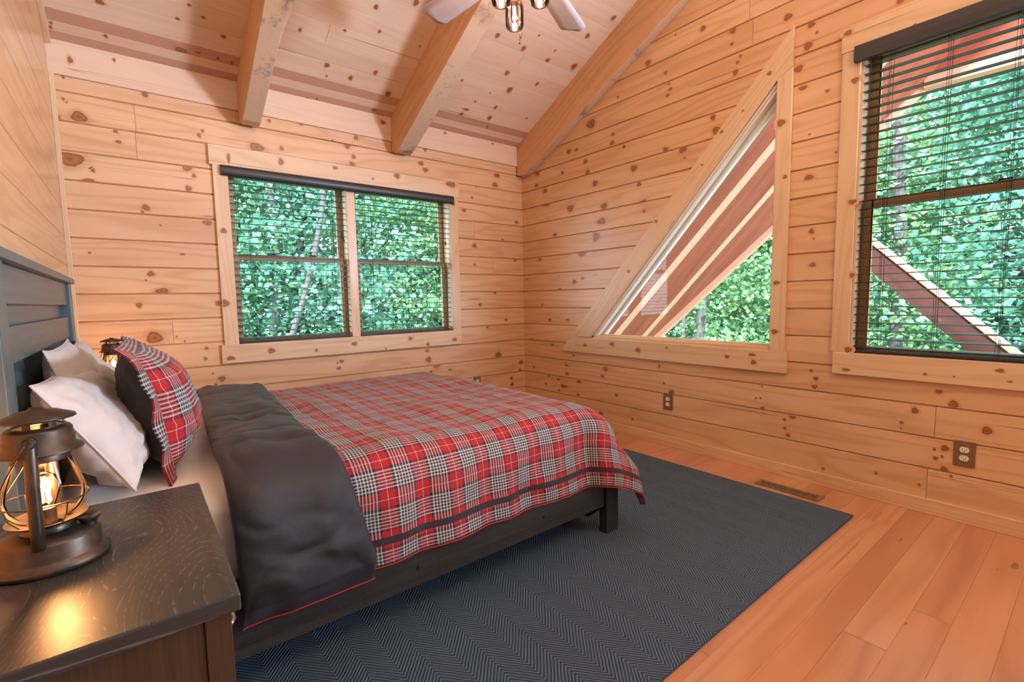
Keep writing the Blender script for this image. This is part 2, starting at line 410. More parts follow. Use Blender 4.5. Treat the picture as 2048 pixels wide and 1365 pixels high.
def knotdisc(mb, Pf, u, v, ru, rv, bid, lim, flip=False, kmax=1.0):
    R = [0, .25, .5, .75, 1.0]; n = 14; ring = []
    for r in R:
        row = []
        for k in range(n):
            th = 2*PI*k/n; w = 1+.12*math.sin(3*th+u*50)
            a = u+2*ru*r*w*math.cos(th); b = v+2*rv*r*w*math.sin(th)
            row.append((min(max(a, lim[0]), lim[1]), min(max(b, lim[2]), lim[3])))
        ring.append(row)
    base = len(mb.v)
    for i, row in enumerate(ring):
        for a, b in row: mb.v.append(Vector(Pf(a, b))); mb.k.append((1-R[i])*kmax)
    for i in range(len(R)-1):
        for k in range(n):
            k2 = (k+1) % n; f = (base+i*n+k, base+(i+1)*n+k, base+(i+1)*n+k2, base+i*n+k2)
            q = (ring[i][k], ring[i+1][k], ring[i+1][k2], ring[i][k2])
            if flip: f = f[::-1]; q = q[::-1]
            mb.f.append(f); mb.uv.append([tuple(x) for x in q]); mb.b.append(bid); mb.mi.append(0)
H = .1524; Z0 = .0656
def px_on(ax, val, x, y):
    d = ray(x, y); t = (val-CAM[ax])/d[ax]; return CAM+d*t, t*FPX   # point, depth
def conv(lst, ax, val, uv):
    out = []; seen = []
    for e in lst:
        if any(abs(e[0]-a)+abs(e[1]-b) < 5 for a, b in seen): continue
        seen.append((e[0], e[1]))
        x, y = e[0], e[1]; rx = e[2]; ry = e[3] if len(e) > 3 else e[2]
        p, dep = px_on(ax, val, x, y)
        n = 1.0
        if ax == 1: q, _ = px_on(ax, val, x+rx, y); ru = abs(q.x-p.x)
        else: q, _ = px_on(ax, val, x+rx, y); ru = abs(q.y-p.y)
        rv = ry/FPX*dep
        out.append((*uv(p), min(ru, .06), rv))
    return out
KA = [(126,154,3),(290,189,6,5),(126,198,3),(133,205,2),(115,235,6,5),(158,234,16,10),(231,263,5,3),(237,284,6,3),(398,271,4),(405,262,3),(374,336,9,6),(388,352,4),(186,341,4),(377,378,6),
      (291,416,8,6),(285,424,3),(513,295,14,8),(563,297,4),(538,242,3),(602,247,4),(694,291,6),(140,318,28,13),(178,361,12,3),(321,451,2),(415,446,9,5),(712,276,4),(665,281,2),(693,292,6,5),(707,314,4),(704,328,5,4),
      (850,300,3),(842,327,5,4),(851,340,5,4),(994,351,5,4),(990,370,5,4),(952,373,2),(944,395,2),(928,421,4,3),(1033,445,3),(179,506,3,2),(365,509,5,2),(302,548,7,5),(292,561,2),(324,583,13,6),(278,611,6,5),(309,676,16,11),
      (437,607,6,5),(353,674,2),(370,683,2),(413,697,3),(411,718,3),(444,758,7,5),(426,748,2),(432,770,3),(683,723,4,3),(675,726,2),(678,737,4,3),(854,702,3),(857,720,5),(873,733,6,3),(862,744,3,2),(949,492,4),(949,530,2),
      (996.5,710,6,5),(1042,725,4),(1040,741,3),(1023,757,3),(1024,769,3),(900,740,3,2),(990,585,3),(1012,640,3,2),(960,610,3),(1030,520,3),(975,655,2),(1005,480,2)]
KB = [(1406,57,5),(1351,70,2),(1466,62,6,5),(1576,34,8,6),(1623,50,7,5),(1634,65,3),(1616,92,8,7),(1597,138,9,6),(1296,126,5),(1331,146,3),(1481,112,3),(1475,125,3),(1471,145,5),(1464,88,3),(1338,168,2),(1341,178,3),(1335,191,3),
      (1236,194,2),(1426,235,5),(1433,261,8,7),(1226,269,3),(1224,286,4),(1248,294,3),(1331,300,5),(1366,299,7,6),(1370,316,2),(1268,337,6),(1278,369,4),(1208,413,6),(1288,423,3),(1287,402,5,2),(1203,443,8,6),
      (1606,176,8,4),(1655,182,4,3),(1618,355,9,5),(1623,463,5),(1627,478,2),(1625,530,6,4),(1672,305,2),(1619,269,2),(1800,2,7,5),(1854,5,9,5),(1830,49,2),(1695,66,9,6),
      (1632,758,5,4),(1629,774,5,4),(1622,742,4,3),(1524,773,2),(1512,797,2),(1521,797,2),(1525,818,4),(1585,834,7,4),(1569,840,3),(1570,857,3),(1576,871,4),(1878,784,7,4),(1907,809,10,7),(1830,822,7,6),(1803,846,4,3),(1802,857,2),
      (1974,862,10,8),(1890,897,8,6),(1869,899,3),(1871,917,5,4),(1884,914,3),(1888,939,8,5),(1902,953,3),(1752,947,3),(1838,970,3),(1646,938,3),(1657,959,4,3),(1643,954,3),(1578,953,4,3),(1683,973,11,4),
      (1211,739,4),(1205,753,3),(1133,731,3,2),(1134,748,3),(1098,752,2),(1117,759,2),(1158,764,4,3),(1128,773,6,3),(1092,768,2),(1118,781,2),(1156,790,3,2),(1233,791,3),(1202,827,4,3),(1265,839,2),(1328,767,2),(1343,786,5),
      (1317,733,4,3),(1147,712,2),(1068,735,2),(1141,417,6),(1190,367,5),(1175,345,4),(1171,323,4),(1182,248,8,8),(1224,285,4),(1153,300,3),(1138,303,4),(1164,509,7,4),(1192,474,6,8),(1149,564,4),
      (1075,347,4),(1125,346,3),(1073,371,3),(1090,382,4),(1141,417,5),(1093,410,6,3),(1165,557,3),(1110,470,4,3),(1120,580,3),(1080,520,3),(1100,640,3),(1085,610,2),(1135,640,3,2),(1065,680,3,2),(1105,690,3,2)]
KC = [(752,14,4),(832,5,5),(759,63,3),(868,82,4),(840,93,2),(654,130,5,4),(751,145,4),(701,156,4),(776,188,5),(826,165,2),(748,220,5,3),(613,198,3),(634,198,2),(995,71,4),(1047,97,4),(1078,71,2),(1095,121,4),(1110,101,2),(1148,133,5),
      (1175,72,4),(1227,36,4),(1014,146,4),(1074,168,3),(1019,180,5),(980,186,1.5),(950,203,2),(991,215,3),(922,229,4),(932,219,6,2),(979,236,4),(1053,237,2),(975,254,2),(924,161,2),(200,4,9,4),(355,39,4),(447,73,5,3),(362,101,12,5),
      (436,117,3),(464,126,3),(396,105,5,2),(102,46,3),(101,54,3),(94,61,5,2),(653,152,2),(211,72,4,3),(378,10,4,2),(407,35,4,2),(520,40,3),(600,60,3),(690,60,3)]
KF = [(766,245,5,4),(140,120,5,6),(228,120,3),(480,185,3),(890,266,3,2),(985,287,2)]

rowsA = [0.0]+[Z0+H*k for k in range(1, 15)]+[2.44]
rowsA[1] = Z0+H     # bottom course
openA = [(-2.41, .805), (-.80, .805), (-.80, 1.915), (-2.41, 1.915)]
def uA(x, y=0): return px_on(1, 0, x, y)[0].x
def zrow(z): return max(0, min(13, int((z-Z0)/H)))
tag(planks('wall_back', M_wall, lambda u, v, d: (u, d, v), rowsA, -3.19, 0.0,
       joints={12: [uA(268, 240)], 13: [uA(268, 215)], 3: [-2.9], 8: [-.35], 5: [-2.75], 10: [-.55]}, holes=[openA], seed=3,
       knots=conv(KA, 1, 0, lambda p: (p.x, p.z)), flip=False), kind='structure')
mb = MB(); mb.box(-3.19, 0, -.018, .01, 2.277, 2.452, 0, .31)
for (u, v, ru, rv) in conv(KF, 1, -.018, lambda p: (p.x, p.z)): knotdisc(mb, lambda a, b: (a, -.0186, b), u, v, ru, rv, .31, (-3.2, 0, 2.277, 2.44))
tag(mb.build('trim_1', M_ceil, merge=False), kind='structure')

# gable wall (x = 0); roof line z = 2.44 + .479 |y| up to the ridge at y = -3.1
RM = .479; RY = 3.1
rowsB = [0.0]+[Z0+H*k for k in range(1, 26)]
tri = [(.862, .742), (2.262, .738), (2.262, 2.262), (.862, .752)]
tri = [(.855, .742), (2.265, .742), (2.265, 2.262)]
openB = [(2.66, .752), (3.76, .752), (3.76, 2.27), (2.66, 2.27)]
added_doorB = [(4.2, 0.02), (5.3, 0.02), (5.3, 2.1), (4.2, 2.1)]  # unseen door opening, added to let more light into the room
def yB(x, y): return -px_on(0, 0, x, y)[0].y
def rB(x, y): return zr(px_on(0, 0, x, y)[0].z)
def zr(z): return int((z-Z0)/H)
jb = {}
for x, y in ((1316, 738), (1871, 835), (1911, 960), (1500, 8), (1506, 60), (1911, 1020)): jb.setdefault(rB(x, y), []).append(yB(x, y))
jb[0] = [3.0]
tag(planks('wall_right', M_wall, lambda u, v, d: (d, -u, v), rowsB, 0, 6.0, joints=jb, holes=[tri, openB, added_doorB],
       halfplanes=[(-RM, 1, 2.44), (RM, 1, 2.44+2*RM*RY)], knots=conv(KB, 0, 0, lambda p: (-p.y, p.z)), seed=11), kind='structure')
# left wall behind the headboard (x = -3.19): flat varnished boards
tag(planks('wall_left', M_left, lambda u, v, d: (-3.19-d, -6+u, v), rowsB, 0.0, 6.0, halfplanes=[(RM, 1, 2.44+RM*6), (-RM, 1, 2.44+RM*6-2*RM*2.9)],
       joints={9: [4.9], 8: [4.45], 10: [5.2], 11: [4.7], 6: [5.0]}, g=.0026, depth=.004, seed=5), kind='structure')
# rear wall (behind the camera)
tag(planks('wall_rear', M_wall, lambda u, v, d: (-u, -6-d, v), [0.0]+[Z0+H*k for k in range(1, 16)]+[2.47], 0, 3.19, seed=8), kind='structure')
# ceiling slopes
cs = math.hypot(1, RM); rows = [0, .072, .134, .204]
while rows[-1] < RY*cs: rows.append(rows[-1]+.132)
rows[-1] = RY*cs
def kc(lst):
    out = []
    for e in lst:
        x, y, rx = e[:3]; ry = e[3] if len(e) > 3 else rx
        def hit(x, y):
            d = ray(x, y); t = (2.44-RM*CAM.y-CAM.z)/(d.z+RM*d.y); return CAM+d*t, t*FPX
        p, dep = hit(x, y); q, _ = hit(x+rx, y)
        out.append((p.x, -p.y*cs, min(abs(q.x-p.x), .05), ry/FPX*dep*1.3))
    return out
tag(planks('ceiling', M_ceil, lambda u, v, d: (u, -v/cs+d*.43, 2.44+RM*v/cs+d*.9), rows, -3.19, 0.0, g=.0016, depth=.003, seed=21, knots=kc(KC),
       joints={5: [-1.9], 7: [-2.6, -.6], 4: [-.9], 9: [-1.2], 11: [-2.1], 3: [-2.2]}, bids={0: 2.35, 1: .2, 2: 2.62}, flip=True), kind='structure')
rz = 2.44+RM*RY
tag(planks('ceiling_rear_slope', M_ceil, lambda u, v, d: (u, -RY-v/cs-d*.43, rz-RM*v/cs+d*.9), [i*.135 for i in range(24)]+[(6-RY)*cs], -3.19, 0.0, g=.0016, depth=.003, seed=22, flip=True), kind='structure')
# floor
rnd = random.Random(4); rows = [0]; 
while rows[-1] < 6: rows.append(rows[-1]+(.098 if len(rows) % 2 else .112))
rows[-1] = 6.0
tag(planks('floor', M_floor, lambda u, v, d: (u, -v, -d), rows, -3.19, 0.0, joints={i: sorted({round(-3.19+rnd.uniform(.3, 2.9), 3), round(-3.19+rnd.uniform(.3, 2.9), 3)}) for i in range(len(rows)-1)},
       g=.0009, depth=.0015, back=.01, seed=9, flip=True,
       knots=[(px_on(2, 0, x, y)[0].x, -px_on(2, 0, x, y)[0].y, a, b) for x, y, a, b in ((1801, 1081, .02, .004), (2030, 1133, .03, .01), (1995, 1140, .008, .003), (1430, 947, .01, .004), (1812, 1248, .008, .003))]), kind='structure')

# trims: baseboard board, corner strips
mb = MB(); mb.box(-.016, .0, -4.15, -.0, 0.0, .072, 1); tag(mb.build('baseboard_right', M_wall, bevel=.002), kind='structure')
mb = MB(); mb.box(-3.19, -.016, -.014, 0, 0.0, .072, 0); tag(mb.build('baseboard_back', M_wall, bevel=.002), kind='structure')
mb = MB(); mb.box(-3.19, -3.168, -.02, 0, 0.0, 2.277, 2); tag(mb.build('trim_2', M_trim, bevel=.002), kind='structure')
mb = MB(); a, b = .02, 3.0
mb.prism([(-a, 2.44+RM*a-.03), (-a, 2.44+RM*a+.005), (-b, 2.44+RM*b+.005), (-b, 2.44+RM*b-.03)], 0, -3.19, -3.168, g=1); tag(mb.build('trim_3', M_trim, bevel=.002), kind='structure')

# ------------------------------------------------------------------ roof beams
def beam(name, x0, x1, wane=None, foot=.10, label=None, zu=2.126):
    mb = MB(); L = RY-.05
    prof = [(-.0, zu+.07), (-foot, zu+RM*foot+.005), (-L, zu+RM*L), (-L, 2.44+RM*L+.02), (0, 2.46)]
    prof = [(-.019, zu+.075), (-.06, zu+.055), (-foot-.03, zu+RM*(foot+.03)), (-L, zu+RM*L), (-L, 2.45+RM*L), (-.019, 2.45)]
    # side faces
    bid = random.random()
    def uvs(ps): return [(p[1]*cs, p[2]-RM*(-p[1])) for p in ps]
    A = [Vector((x0, p[0], p[1])) for p in prof]; B = [Vector((x1, p[0], p[1])) for p in prof]
    mb.poly(A, uvs(A), bid); mb.poly(B[::-1], uvs(B[::-1]), bid)
    n = len(prof)
    for i in range(n):
        q = [A[(i+1) % n], A[i], B[i], B[(i+1) % n]]; mb.poly(q, [(p[1], p[0]) for p in q], bid, 1 if i in (0, 1, 2) else 0)
    o = mb.build(name, [M_beam, M_bark], bevel=.004)
    return tag(o, label, 'beam', 'rough-sawn sloping ceiling beams')
def barkmat():
    m, nt, b = mat('wane_edge_wood'); tc = N(nt, 'ShaderNodeTexCoord').outputs['Object']
    f = noisen(nt, tc, 7, 5, .75); g = noisen(nt, tc, 60, 3, .6)
    c = ramp(nt, f, [(.30, (.60, .44, .30)), (.55, (.66, .46, .30)), (.62, (.42, .33, .25)), (.70, (.20, .17, .14))])
    c = mixc(nt, mth(nt, 'MULTIPLY', g, .35), c, (.5, .32, .18)); nt.links.new(c, b.inputs['Base Color']); b.inputs['Roughness'].default_value = .7
    bump(nt, b, f, .5, .006); return m
M_bark = barkmat()
beam1 = beam('ceiling_beam', -2.325, -2.222, label='rough-sawn sloping ceiling beam above the left side of the double window, with grey bark edge')
beam('ceiling_beam', -1.300, -1.175, label='middle sloping ceiling beam, between the leftmost beam and the gable wall')
beam('ceiling_beam', -.072, .0, label='sloping ceiling beam running along the gable wall above the triangular window')
# lighter barked strip bulging from the first beam's right side further up the slope
mb = MB(); y0, y1 = -.62, -2.9
prof = [(0, 0)]
def wn(u, v):
    t = u; y = y0+(y1-y0)*t; w = .012+.085*min(1, t*7)*(.85+.15*math.sin(t*9)); a = v*PI/2
    return (-2.222+w*math.sin(a), y, 2.135-RM*y+.16*(1-math.cos(a)))
mb.grid(wn, 30, 6, lambda a, b: (a*2.4, b*.2)); mb.build('wane_edge', M_bark, beam1, smooth=True)

# ------------------------------------------------------------------ windows
def cas_knot(mb, P, lst, ax, val, uv, bid, lim):
    for (u, v, ru, rv) in conv(lst, ax, val, uv): knotdisc(mb, P, u, v, ru, rv, bid, lim)
def casA(name, x0, x1, z0, z1, g, par, knots=(), th=.02):
    mb = MB(); bid = random.random(); mb.box(x0, x1, -th, .0, z0, z1, g, bid)
    o = mb.build(name, M_trim, par, bevel=.0025)
    if knots:
        k = MB(); cas_knot(k, (lambda a, b: (a, -th-.0006, b)), knots, 1, -th, lambda p: (p.x, p.z), bid, (x0+.003, x1-.003, z0+.003, z1-.003))
        ob = k.build('knots', M_trim, None, merge=False); join(o, ob)
    return o
def join(o, extra):
    """merge the extra mesh into o so it stays one part"""
    import bmesh
    bm = bmesh.new(); bm.from_mesh(o.data); off = Vector((0, 0, 0)); p = o.parent
    while p: off += p.location; p = p.parent
    n0 = len(bm.verts); extra.data.transform(Matrix.Translation(-off)); bm.from_mesh(extra.data); bm.to_mesh(o.data); bm.free()
    bpy.data.objects.remove(extra)
w1 = empty('window_1', (-1.6, 0, .7), kind='structure')
casA('header_casing', -2.505, -.715, 1.922, 2.042, 0, w1, [(457,317,3,9),(562,324,5,6),(794,352,5,5),(902,369,9,5),(670,336,5,3),(746,358,2)], th=.024)
casA('side_casing', -2.488, -2.408, .806, 1.922, 2, w1, [(447,462,6,5),(450,607,8,7)])
casA('side_casing', -.80, -.722, .806, 1.922, 2, w1, [(905,408,4,3)])
casA('apron_casing', -2.508, -.722, .688, .806, 0, w1, [(462,717,8,4),(543,702,7,5),(633,701,3),(709,688,5,4),(772,698,2),(821,678,4,3),(856,689,3),(909,680,4,3)], th=.024)
mb = MB()
mb.box(-2.42, -2.408, .0, .15, .8, 1.92, 2); mb.box(-.80, -.788, .0, .15, .8, 1.92, 2); mb.box(-2.42, -.788, .0, .15, 1.915, 1.927, 0); mb.box(-2.42, -.788, .0, .15, .794, .806, 0)
mb.build('jamb', M_trim, w1)
mb = MB(); mb.box(-1.662, -1.600, .0, .15, .806, 1.915, 2); mb.build('mullion', M_trim, w1, bevel=.002)
def sash(parent, ax, a0, a1, z0, z1, d0, st=.042, rail=.032, name='sash'):
    """ax 0: wall A (along x, depth y); ax 1: wall B (along y, depth x)"""
    mb = MB()
    def bx(p0, p1, q0, q1, g):
        if ax == 0: mb.box(p0, p1, d0, d0+.03, q0, q1, g)
        else: mb.box(d0, d0+.03, p0, p1, q0, q1, g if g == 2 else 1)
    bx(a0, a0+st, z0, z1, 2); bx(a1-st, a1, z0, z1, 2); bx(a0+st, a1-st, z0, z0+rail, 0); bx(a0+st, a1-st, z1-rail, z1, 0)
    s = mb.build(name, M_sash, parent, bevel=.003)
    g = MB(); c = d0+.015
    P = [(a0+st, z0+rail), (a1-st, z0+rail), (a1-st, z1-rail), (a0+st, z1-rail)]
    g.poly([((p, c, q) if ax == 0 else (c, p, q)) for p, q in P])
    if ax == 0: off = None
    o = g.build('pane', M_pane2, None); o.data.transform(Matrix.Translation(-parent.location)); o.parent = s
    return s
def latch(parent, x, y, z, ax):
    mb = MB()
    if ax == 0: mb.box(x-.028, x+.028, y-.012, y+.012, z, z+.008, 0); mb.tube([(x-.03, y-.02, z+.012), (x+.012, y-.014, z+.013), (x+.02, y, z+.008)], .004, 6)
    else: mb.box(x-.012, x+.012, y-.028, y+.028, z, z+.008, 0); mb.tube([(x-.02, y-.03, z+.012), (x-.014, y+.012, z+.013), (x, y+.02, z+.008)], .004, 6)
    mb.build('sash_latch', M_cord, parent)
for a0, a1 in ((-2.408, -1.662), (-1.600, -.80)):
    sash(w1, 0, a0, a1, 1.355, 1.915, .105); s = sash(w1, 0, a0, a1, .806, 1.385, .07)
    latch(w1, a0+.22*(a1-a0)+.08, .085, 1.386, 0); latch(w1, a0+.66*(a1-a0)+.02, .085, 1.386, 0)

w2 = empty('window_2', (0, -1.6, .6), kind='structure')
def fpoly(name, pts, th, par, gdir, m=M_trim, knots=(), bev=.0025, d0=0.0):
    """board cut to a polygon in the gable wall plane; pts (u=-y, z)"""
    if area(pts) < 0: pts = pts[::-1]
    mb = MB(); bid = random.random(); gx, gz = Vector(gdir).normalized()
    def uv(p): return (p[0]*gx+p[1]*gz, -p[0]*gz+p[1]*gx)
    F = [Vector((-th, -a, b)) for a, b in pts]; Bk = [Vector((d0, -a, b)) for a, b in pts]; U = [uv(p) for p in pts]; n = len(pts)
    mb.poly(F, U, bid); mb.poly(Bk[::-1], U[::-1], bid)
    for i in range(n):
        j = (i+1) % n; mb.poly([F[j], F[i], Bk[i], Bk[j]], [U[j], U[i], (U[i][0], U[i][1]+.02), (U[j][0], U[j][1]+.02)], bid)
    o = mb.build(name, m, par, bevel=bev)
    if knots:
        k = MB()
        for (u, v, ru, rv) in conv(knots, 0, -th, lambda p: (-p.y, p.z)):
            knotdisc(k, (lambda a, b: (-th-.0006, -a, b)), u, v, min(ru, .02), rv*.9, bid, (-9, 9, -9, 9))
        for i, fu in enumerate(k.uv): k.uv[i] = [uv(q) for q in fu]
        ob = k.build('knots', m, None, merge=False); join(o, ob)
    return o
fpoly('slanted_casing', [(.515, .607), (.655, .607), (.72, .735), (.862, .742), (2.265, 2.258), (2.345, 2.30), (2.345, 2.512)], .022, w2, (1, 1.07), knots=[(1539,147,4),(1443,264,3),(1486,222,2),(1404,330,2),(1312,443,3),(1257,543,3),(1402,332,2)])
fpoly('side_casing', [(2.265, .732), (2.345, .732), (2.345, 2.30), (2.265, 2.258)], .020, w2, (0, 1), knots=[(1562,246,8,7),(1570,354,4),(1553,566,6,4),(1549,664,6,5)])
fpoly('apron_casing', [(.655, .607), (2.361, .607), (2.361, .732), (.72, .735)], .024, w2, (1, 0), knots=[(1170,691,3),(1224,689,5,4),(1276,701,5),(1454,714,4),(1507,725,5),(1504,710,7,3),(1333,696,2)])
# jambs of the triangular opening, painted stop and pane
def strip(name, p, q, d0, d1, th, m, par, side=1):
    """a board lining the opening edge p->q (u,z), from depth d0 to d1, th thick towards the opening's inside"""
    v = Vector((q[0]-p[0], q[1]-p[1])).normalized(); nn = Vector((-v.y, v.x))*th*side
    prof = [Vector(p), Vector(q), Vector(q)+nn, Vector(p)+nn]; mb = MB(); bid = random.random()
    A = [Vector((d0, -a[0], a[1])) for a in prof]; B = [Vector((d1, -a[0], a[1])) for a in prof]
    L = (Vector(q)-Vector(p)).length
    for f in ((A[0], A[1], A[2], A[3]), (B[3], B[2], B[1], B[0]), (A[0], B[0], B[1], A[1]), (A[1], B[1], B[2], A[2]), (A[2], B[2], B[3], A[3]), (A[3], B[3], B[0], A[0])):
        mb.poly(list(f), [(0, 0), (L, 0), (L, .1), (0, .1)], bid)
    return mb.build(name, m, par)
T0, T1, T2 = (.862, .742), (2.265, .742), (2.265, 2.258)
strip('jamb', T0, T2, .0, .15, .012, M_white, w2, -1); strip('jamb', T0, T1, .0, .15, .010, M_trim, w2, 1); strip('jamb', T1, T2, .0, .15, .010, M_trim, w2, 1)
strip('glazing_stop', T0, T2, .012, .055, .026, M_white, w2, -1); strip('glazing_stop', T0, T2, .062, .098, .048, M_white, w2, -1)
strip('glazing_stop', (.9, .742), T1, .055, .098, .022, M_trim, w2, 1); strip('glazing_stop', T1, T2, .055, .098, .012, M_trim, w2, 1)
mb = MB(); mb.poly([(.08, -.90, .75), (.08, -2.26, .75), (.08, -2.26, 2.22)]); mb.build('pane', M_pane, w2)

w3 = empty('window_3', (0, -3.2, .64), kind='structure')
fpoly('side_casing', [(2.580, .752), (2.660, .752), (2.660, 2.27), (2.580, 2.27)], .020, w3, (0, 1), knots=[(1710,161,7,6),(1705,404,8,5),(1704,551,5),(1696,700,7,6)])
fpoly('side_casing', [(3.76, .752), (3.84, .752), (3.84, 2.27), (3.76, 2.27)], .020, w3, (0, 1))
fpoly('header_casing', [(2.575, 2.27), (3.845, 2.27), (3.845, 2.394), (2.575, 2.394)], .024, w3, (1, 0), knots=[(1696,66,8,5),(1830,49,3,2)])
fpoly('apron_casing', [(2.590, .637), (3.845, .637), (3.845, .752), (2.590, .752)], .024, w3, (1, 0), knots=[(1692,740,8,3),(1850,749,4,3),(1908,754,2),(2000,742,9,4),(2020,764,5,2)])
mb = MB()
for a in (2.66, 3.75): mb.box(0, .15, -a-.01, -a, .752, 2.27, 2)
mb.box(0, .15, -3.76, -2.66, 2.262, 2.272, 1); mb.box(0, .15, -3.76, -2.66, .742, .752, 1)
mb.build('jamb', M_trim, w3)
sash(w3, 1, -3.75, -2.67, 1.50, 2.262, .105); sash(w3, 1, -3.75, -2.67, .752, 1.53, .07)
latch(w3, .085, -2.93, 1.531, 1); latch(w3, .085, -3.18, 1.531, 1)
d1 = empty('door_added_1', (0, -4.75, 0), kind='structure')  # added glazed door out of view, put in for extra daylight
mb = MB()
for a, b in ((4.2, 4.3), (5.2, 5.3)): mb.box(.02, .07, -b, -a, .02, 2.1, 2)
mb.box(.02, .07, -5.2, -4.3, 2.0, 2.1, 1); mb.box(.02, .07, -5.2, -4.3, .02, .25, 1); mb.build('door_frame', M_white, d1)
mb = MB(); mb.poly([(.045, -4.3, .25), (.045, -5.2, .25), (.045, -5.2, 2.0), (.045, -4.3, 2.0)]); mb.build('pane', M_pane, d1)

# ------------------------------------------------------------------ blinds
def blind(ax, a0, a1, z0, z1, label, d=.022, w=.046, pitch=.0412, cords=3, group=None, tilt=.06):
    o = empty('window_blind', (((a0+a1)/2, d, z0) if ax == 0 else (d, (a0+a1)/2, z0)), label, 'blind', group)
    def P(a, dd, z): return (a, dd, z) if ax == 0 else (dd, a, z)
    mb = MB(); n = int((z1-z0-.03)/pitch)
    for i in range(n+1):
        z = z0+.032+i*pitch; t = tilt
        e = .004*math.sin(i*1.7)
        nseg = 4; pts = []
        for k in range(nseg+1):
            s = k/nseg-.5; pts.append((d+s*w, z+t*s*w+.0022*(1-4*s*s)))
        for k in range(nseg):
            (da, za), (db, zb) = pts[k], pts[k+1]
            mb.poly([P(a0+e*.2, da, za), P(a1+e*.2, da, za), P(a1+e*.2, db, zb), P(a0+e*.2, db, zb)])
            mb.poly([P(a0, da, za-.0028), P(a0, db, zb-.0028), P(a1, db, zb-.0028), P(a1, da, za-.0028)])
        for k in (0, nseg):
            da, za = pts[k]; mb.poly([P(a0, da, za), P(a0, da, za-.0028), P(a1, da, za-.0028), P(a1, da, za)])
    mb.build('slats', M_blind, o)
    mb = MB(); mb.box(*( (a0, a1, d-.024, d+.024) if ax == 0 else (d-.024, d+.024, a0, a1)), z0+.001, z0+.015, 0); mb.build('bottom_rail', M_blind, o, bevel=.003)
    mb = MB(); mb.box(*( (a0, a1, d-.024, d+.024) if ax == 0 else (d-.024, d+.024, a0, a1)), z1-.03, z1, 0); mb.build('head_rail', M_blind, o, bevel=.003)
    lo, hi = min(a0, a1), max(a0, a1)
    for k in range(cords):
        a = lo+(hi-lo)*((k+.5)/cords if cords > 3 else (.14, .5, .86)[k])
        mb = MB()
        for dd in (d-.023, d+.023): mb.tube([P(a, dd, z0+.01), P(a, dd, z1-.02)], .0011, 5)
        mb.tube([P(a+.012, d, z0+.01), P(a+.012, d, z1-.02)], .0009, 5)
        mb.build('ladder_cord', M_cord, o)
    return o
def pull(o, ax, a, d, ztop, zend):
    mb = MB(); P = (lambda a, dd, z: (a, dd, z) if ax == 0 else (dd, a, z))
    mb.tube([P(a, d, ztop), P(a, d, zend)], .0012, 5); mb.tube([P(a, d, zend+.004), P(a, d, zend-.012), P(a, d, zend-.028), P(a, d, zend-.03)], [.003, .0045, .007, .002], 8)
    mb.build('pull_cord', M_cord, o)
b1 = blind(0, -2.404, -1.668, .808, 1.90, 'black slatted blind on the left half of the double window above the bed', group=None)
for a, z in ((-2.36, 1.58), (-2.375, 1.49), (-1.72, 1.77), (-1.71, 1.55), (-1.695, 1.53)): pull(b1, 0, a, -.004, 1.89, z)
b2 = blind(0, -1.594, -.806, .808, 1.90, 'black slatted blind on the right half of the double window above the bed')
for a, z in ((-1.53, 1.57), (-1.545, 1.50), (-.845, 1.55)): pull(b2, 0, a, -.004, 1.89, z)
b3 = blind(1, -3.745, -2.672, .754, 2.25, 'tall black slatted blind on the window at the right edge', d=.02, cords=5)
pull(b3, 1, -2.70, -.008, 2.2, 1.43)
def valance(name, ax, a0, a1, z0, z1, label, dep=.052, roundf=True):
    mb = MB(); h = z1-z0; pts = []
    if roundf:
        for k in range(9): th = PI/2*(k/4-1); pts.append((-dep+.018-.018*math.cos(th)*1.0, z0+h/2+h/2*math.sin(th)))
    else: pts = [(-dep, z0), (-dep-.003, z0+h*.5), (-dep, z1)]
    pts = [(-.021 if ax == 0 else -.021, z0)]+pts+[(-.021, z1)]
    A = [((a0, d, z) if ax == 0 else (d, a0, z)) for d, z in pts]; B = [((a1, d, z) if ax == 0 else (d, a1, z)) for d, z in pts]
    mb.poly(A); mb.poly(B[::-1])
    for i in range(len(pts)-1): mb.poly([A[i], B[i], B[i+1], A[i+1]])
    mb.poly([A[-1], B[-1], B[0], A[0]])
    o = mb.build(name, M_val, None, smooth=False, bevel=.002); return tag(o, label, 'valance')
valance('blind_valance', 0, -2.446, -.776, 1.860, 1.924, 'long dark rounded valance across the top of the double window')
valance('blind_valance', 1, -3.80, -2.638, 2.20, 2.276, 'black flat valance across the top of the tall right-hand window', dep=.05, roundf=False)

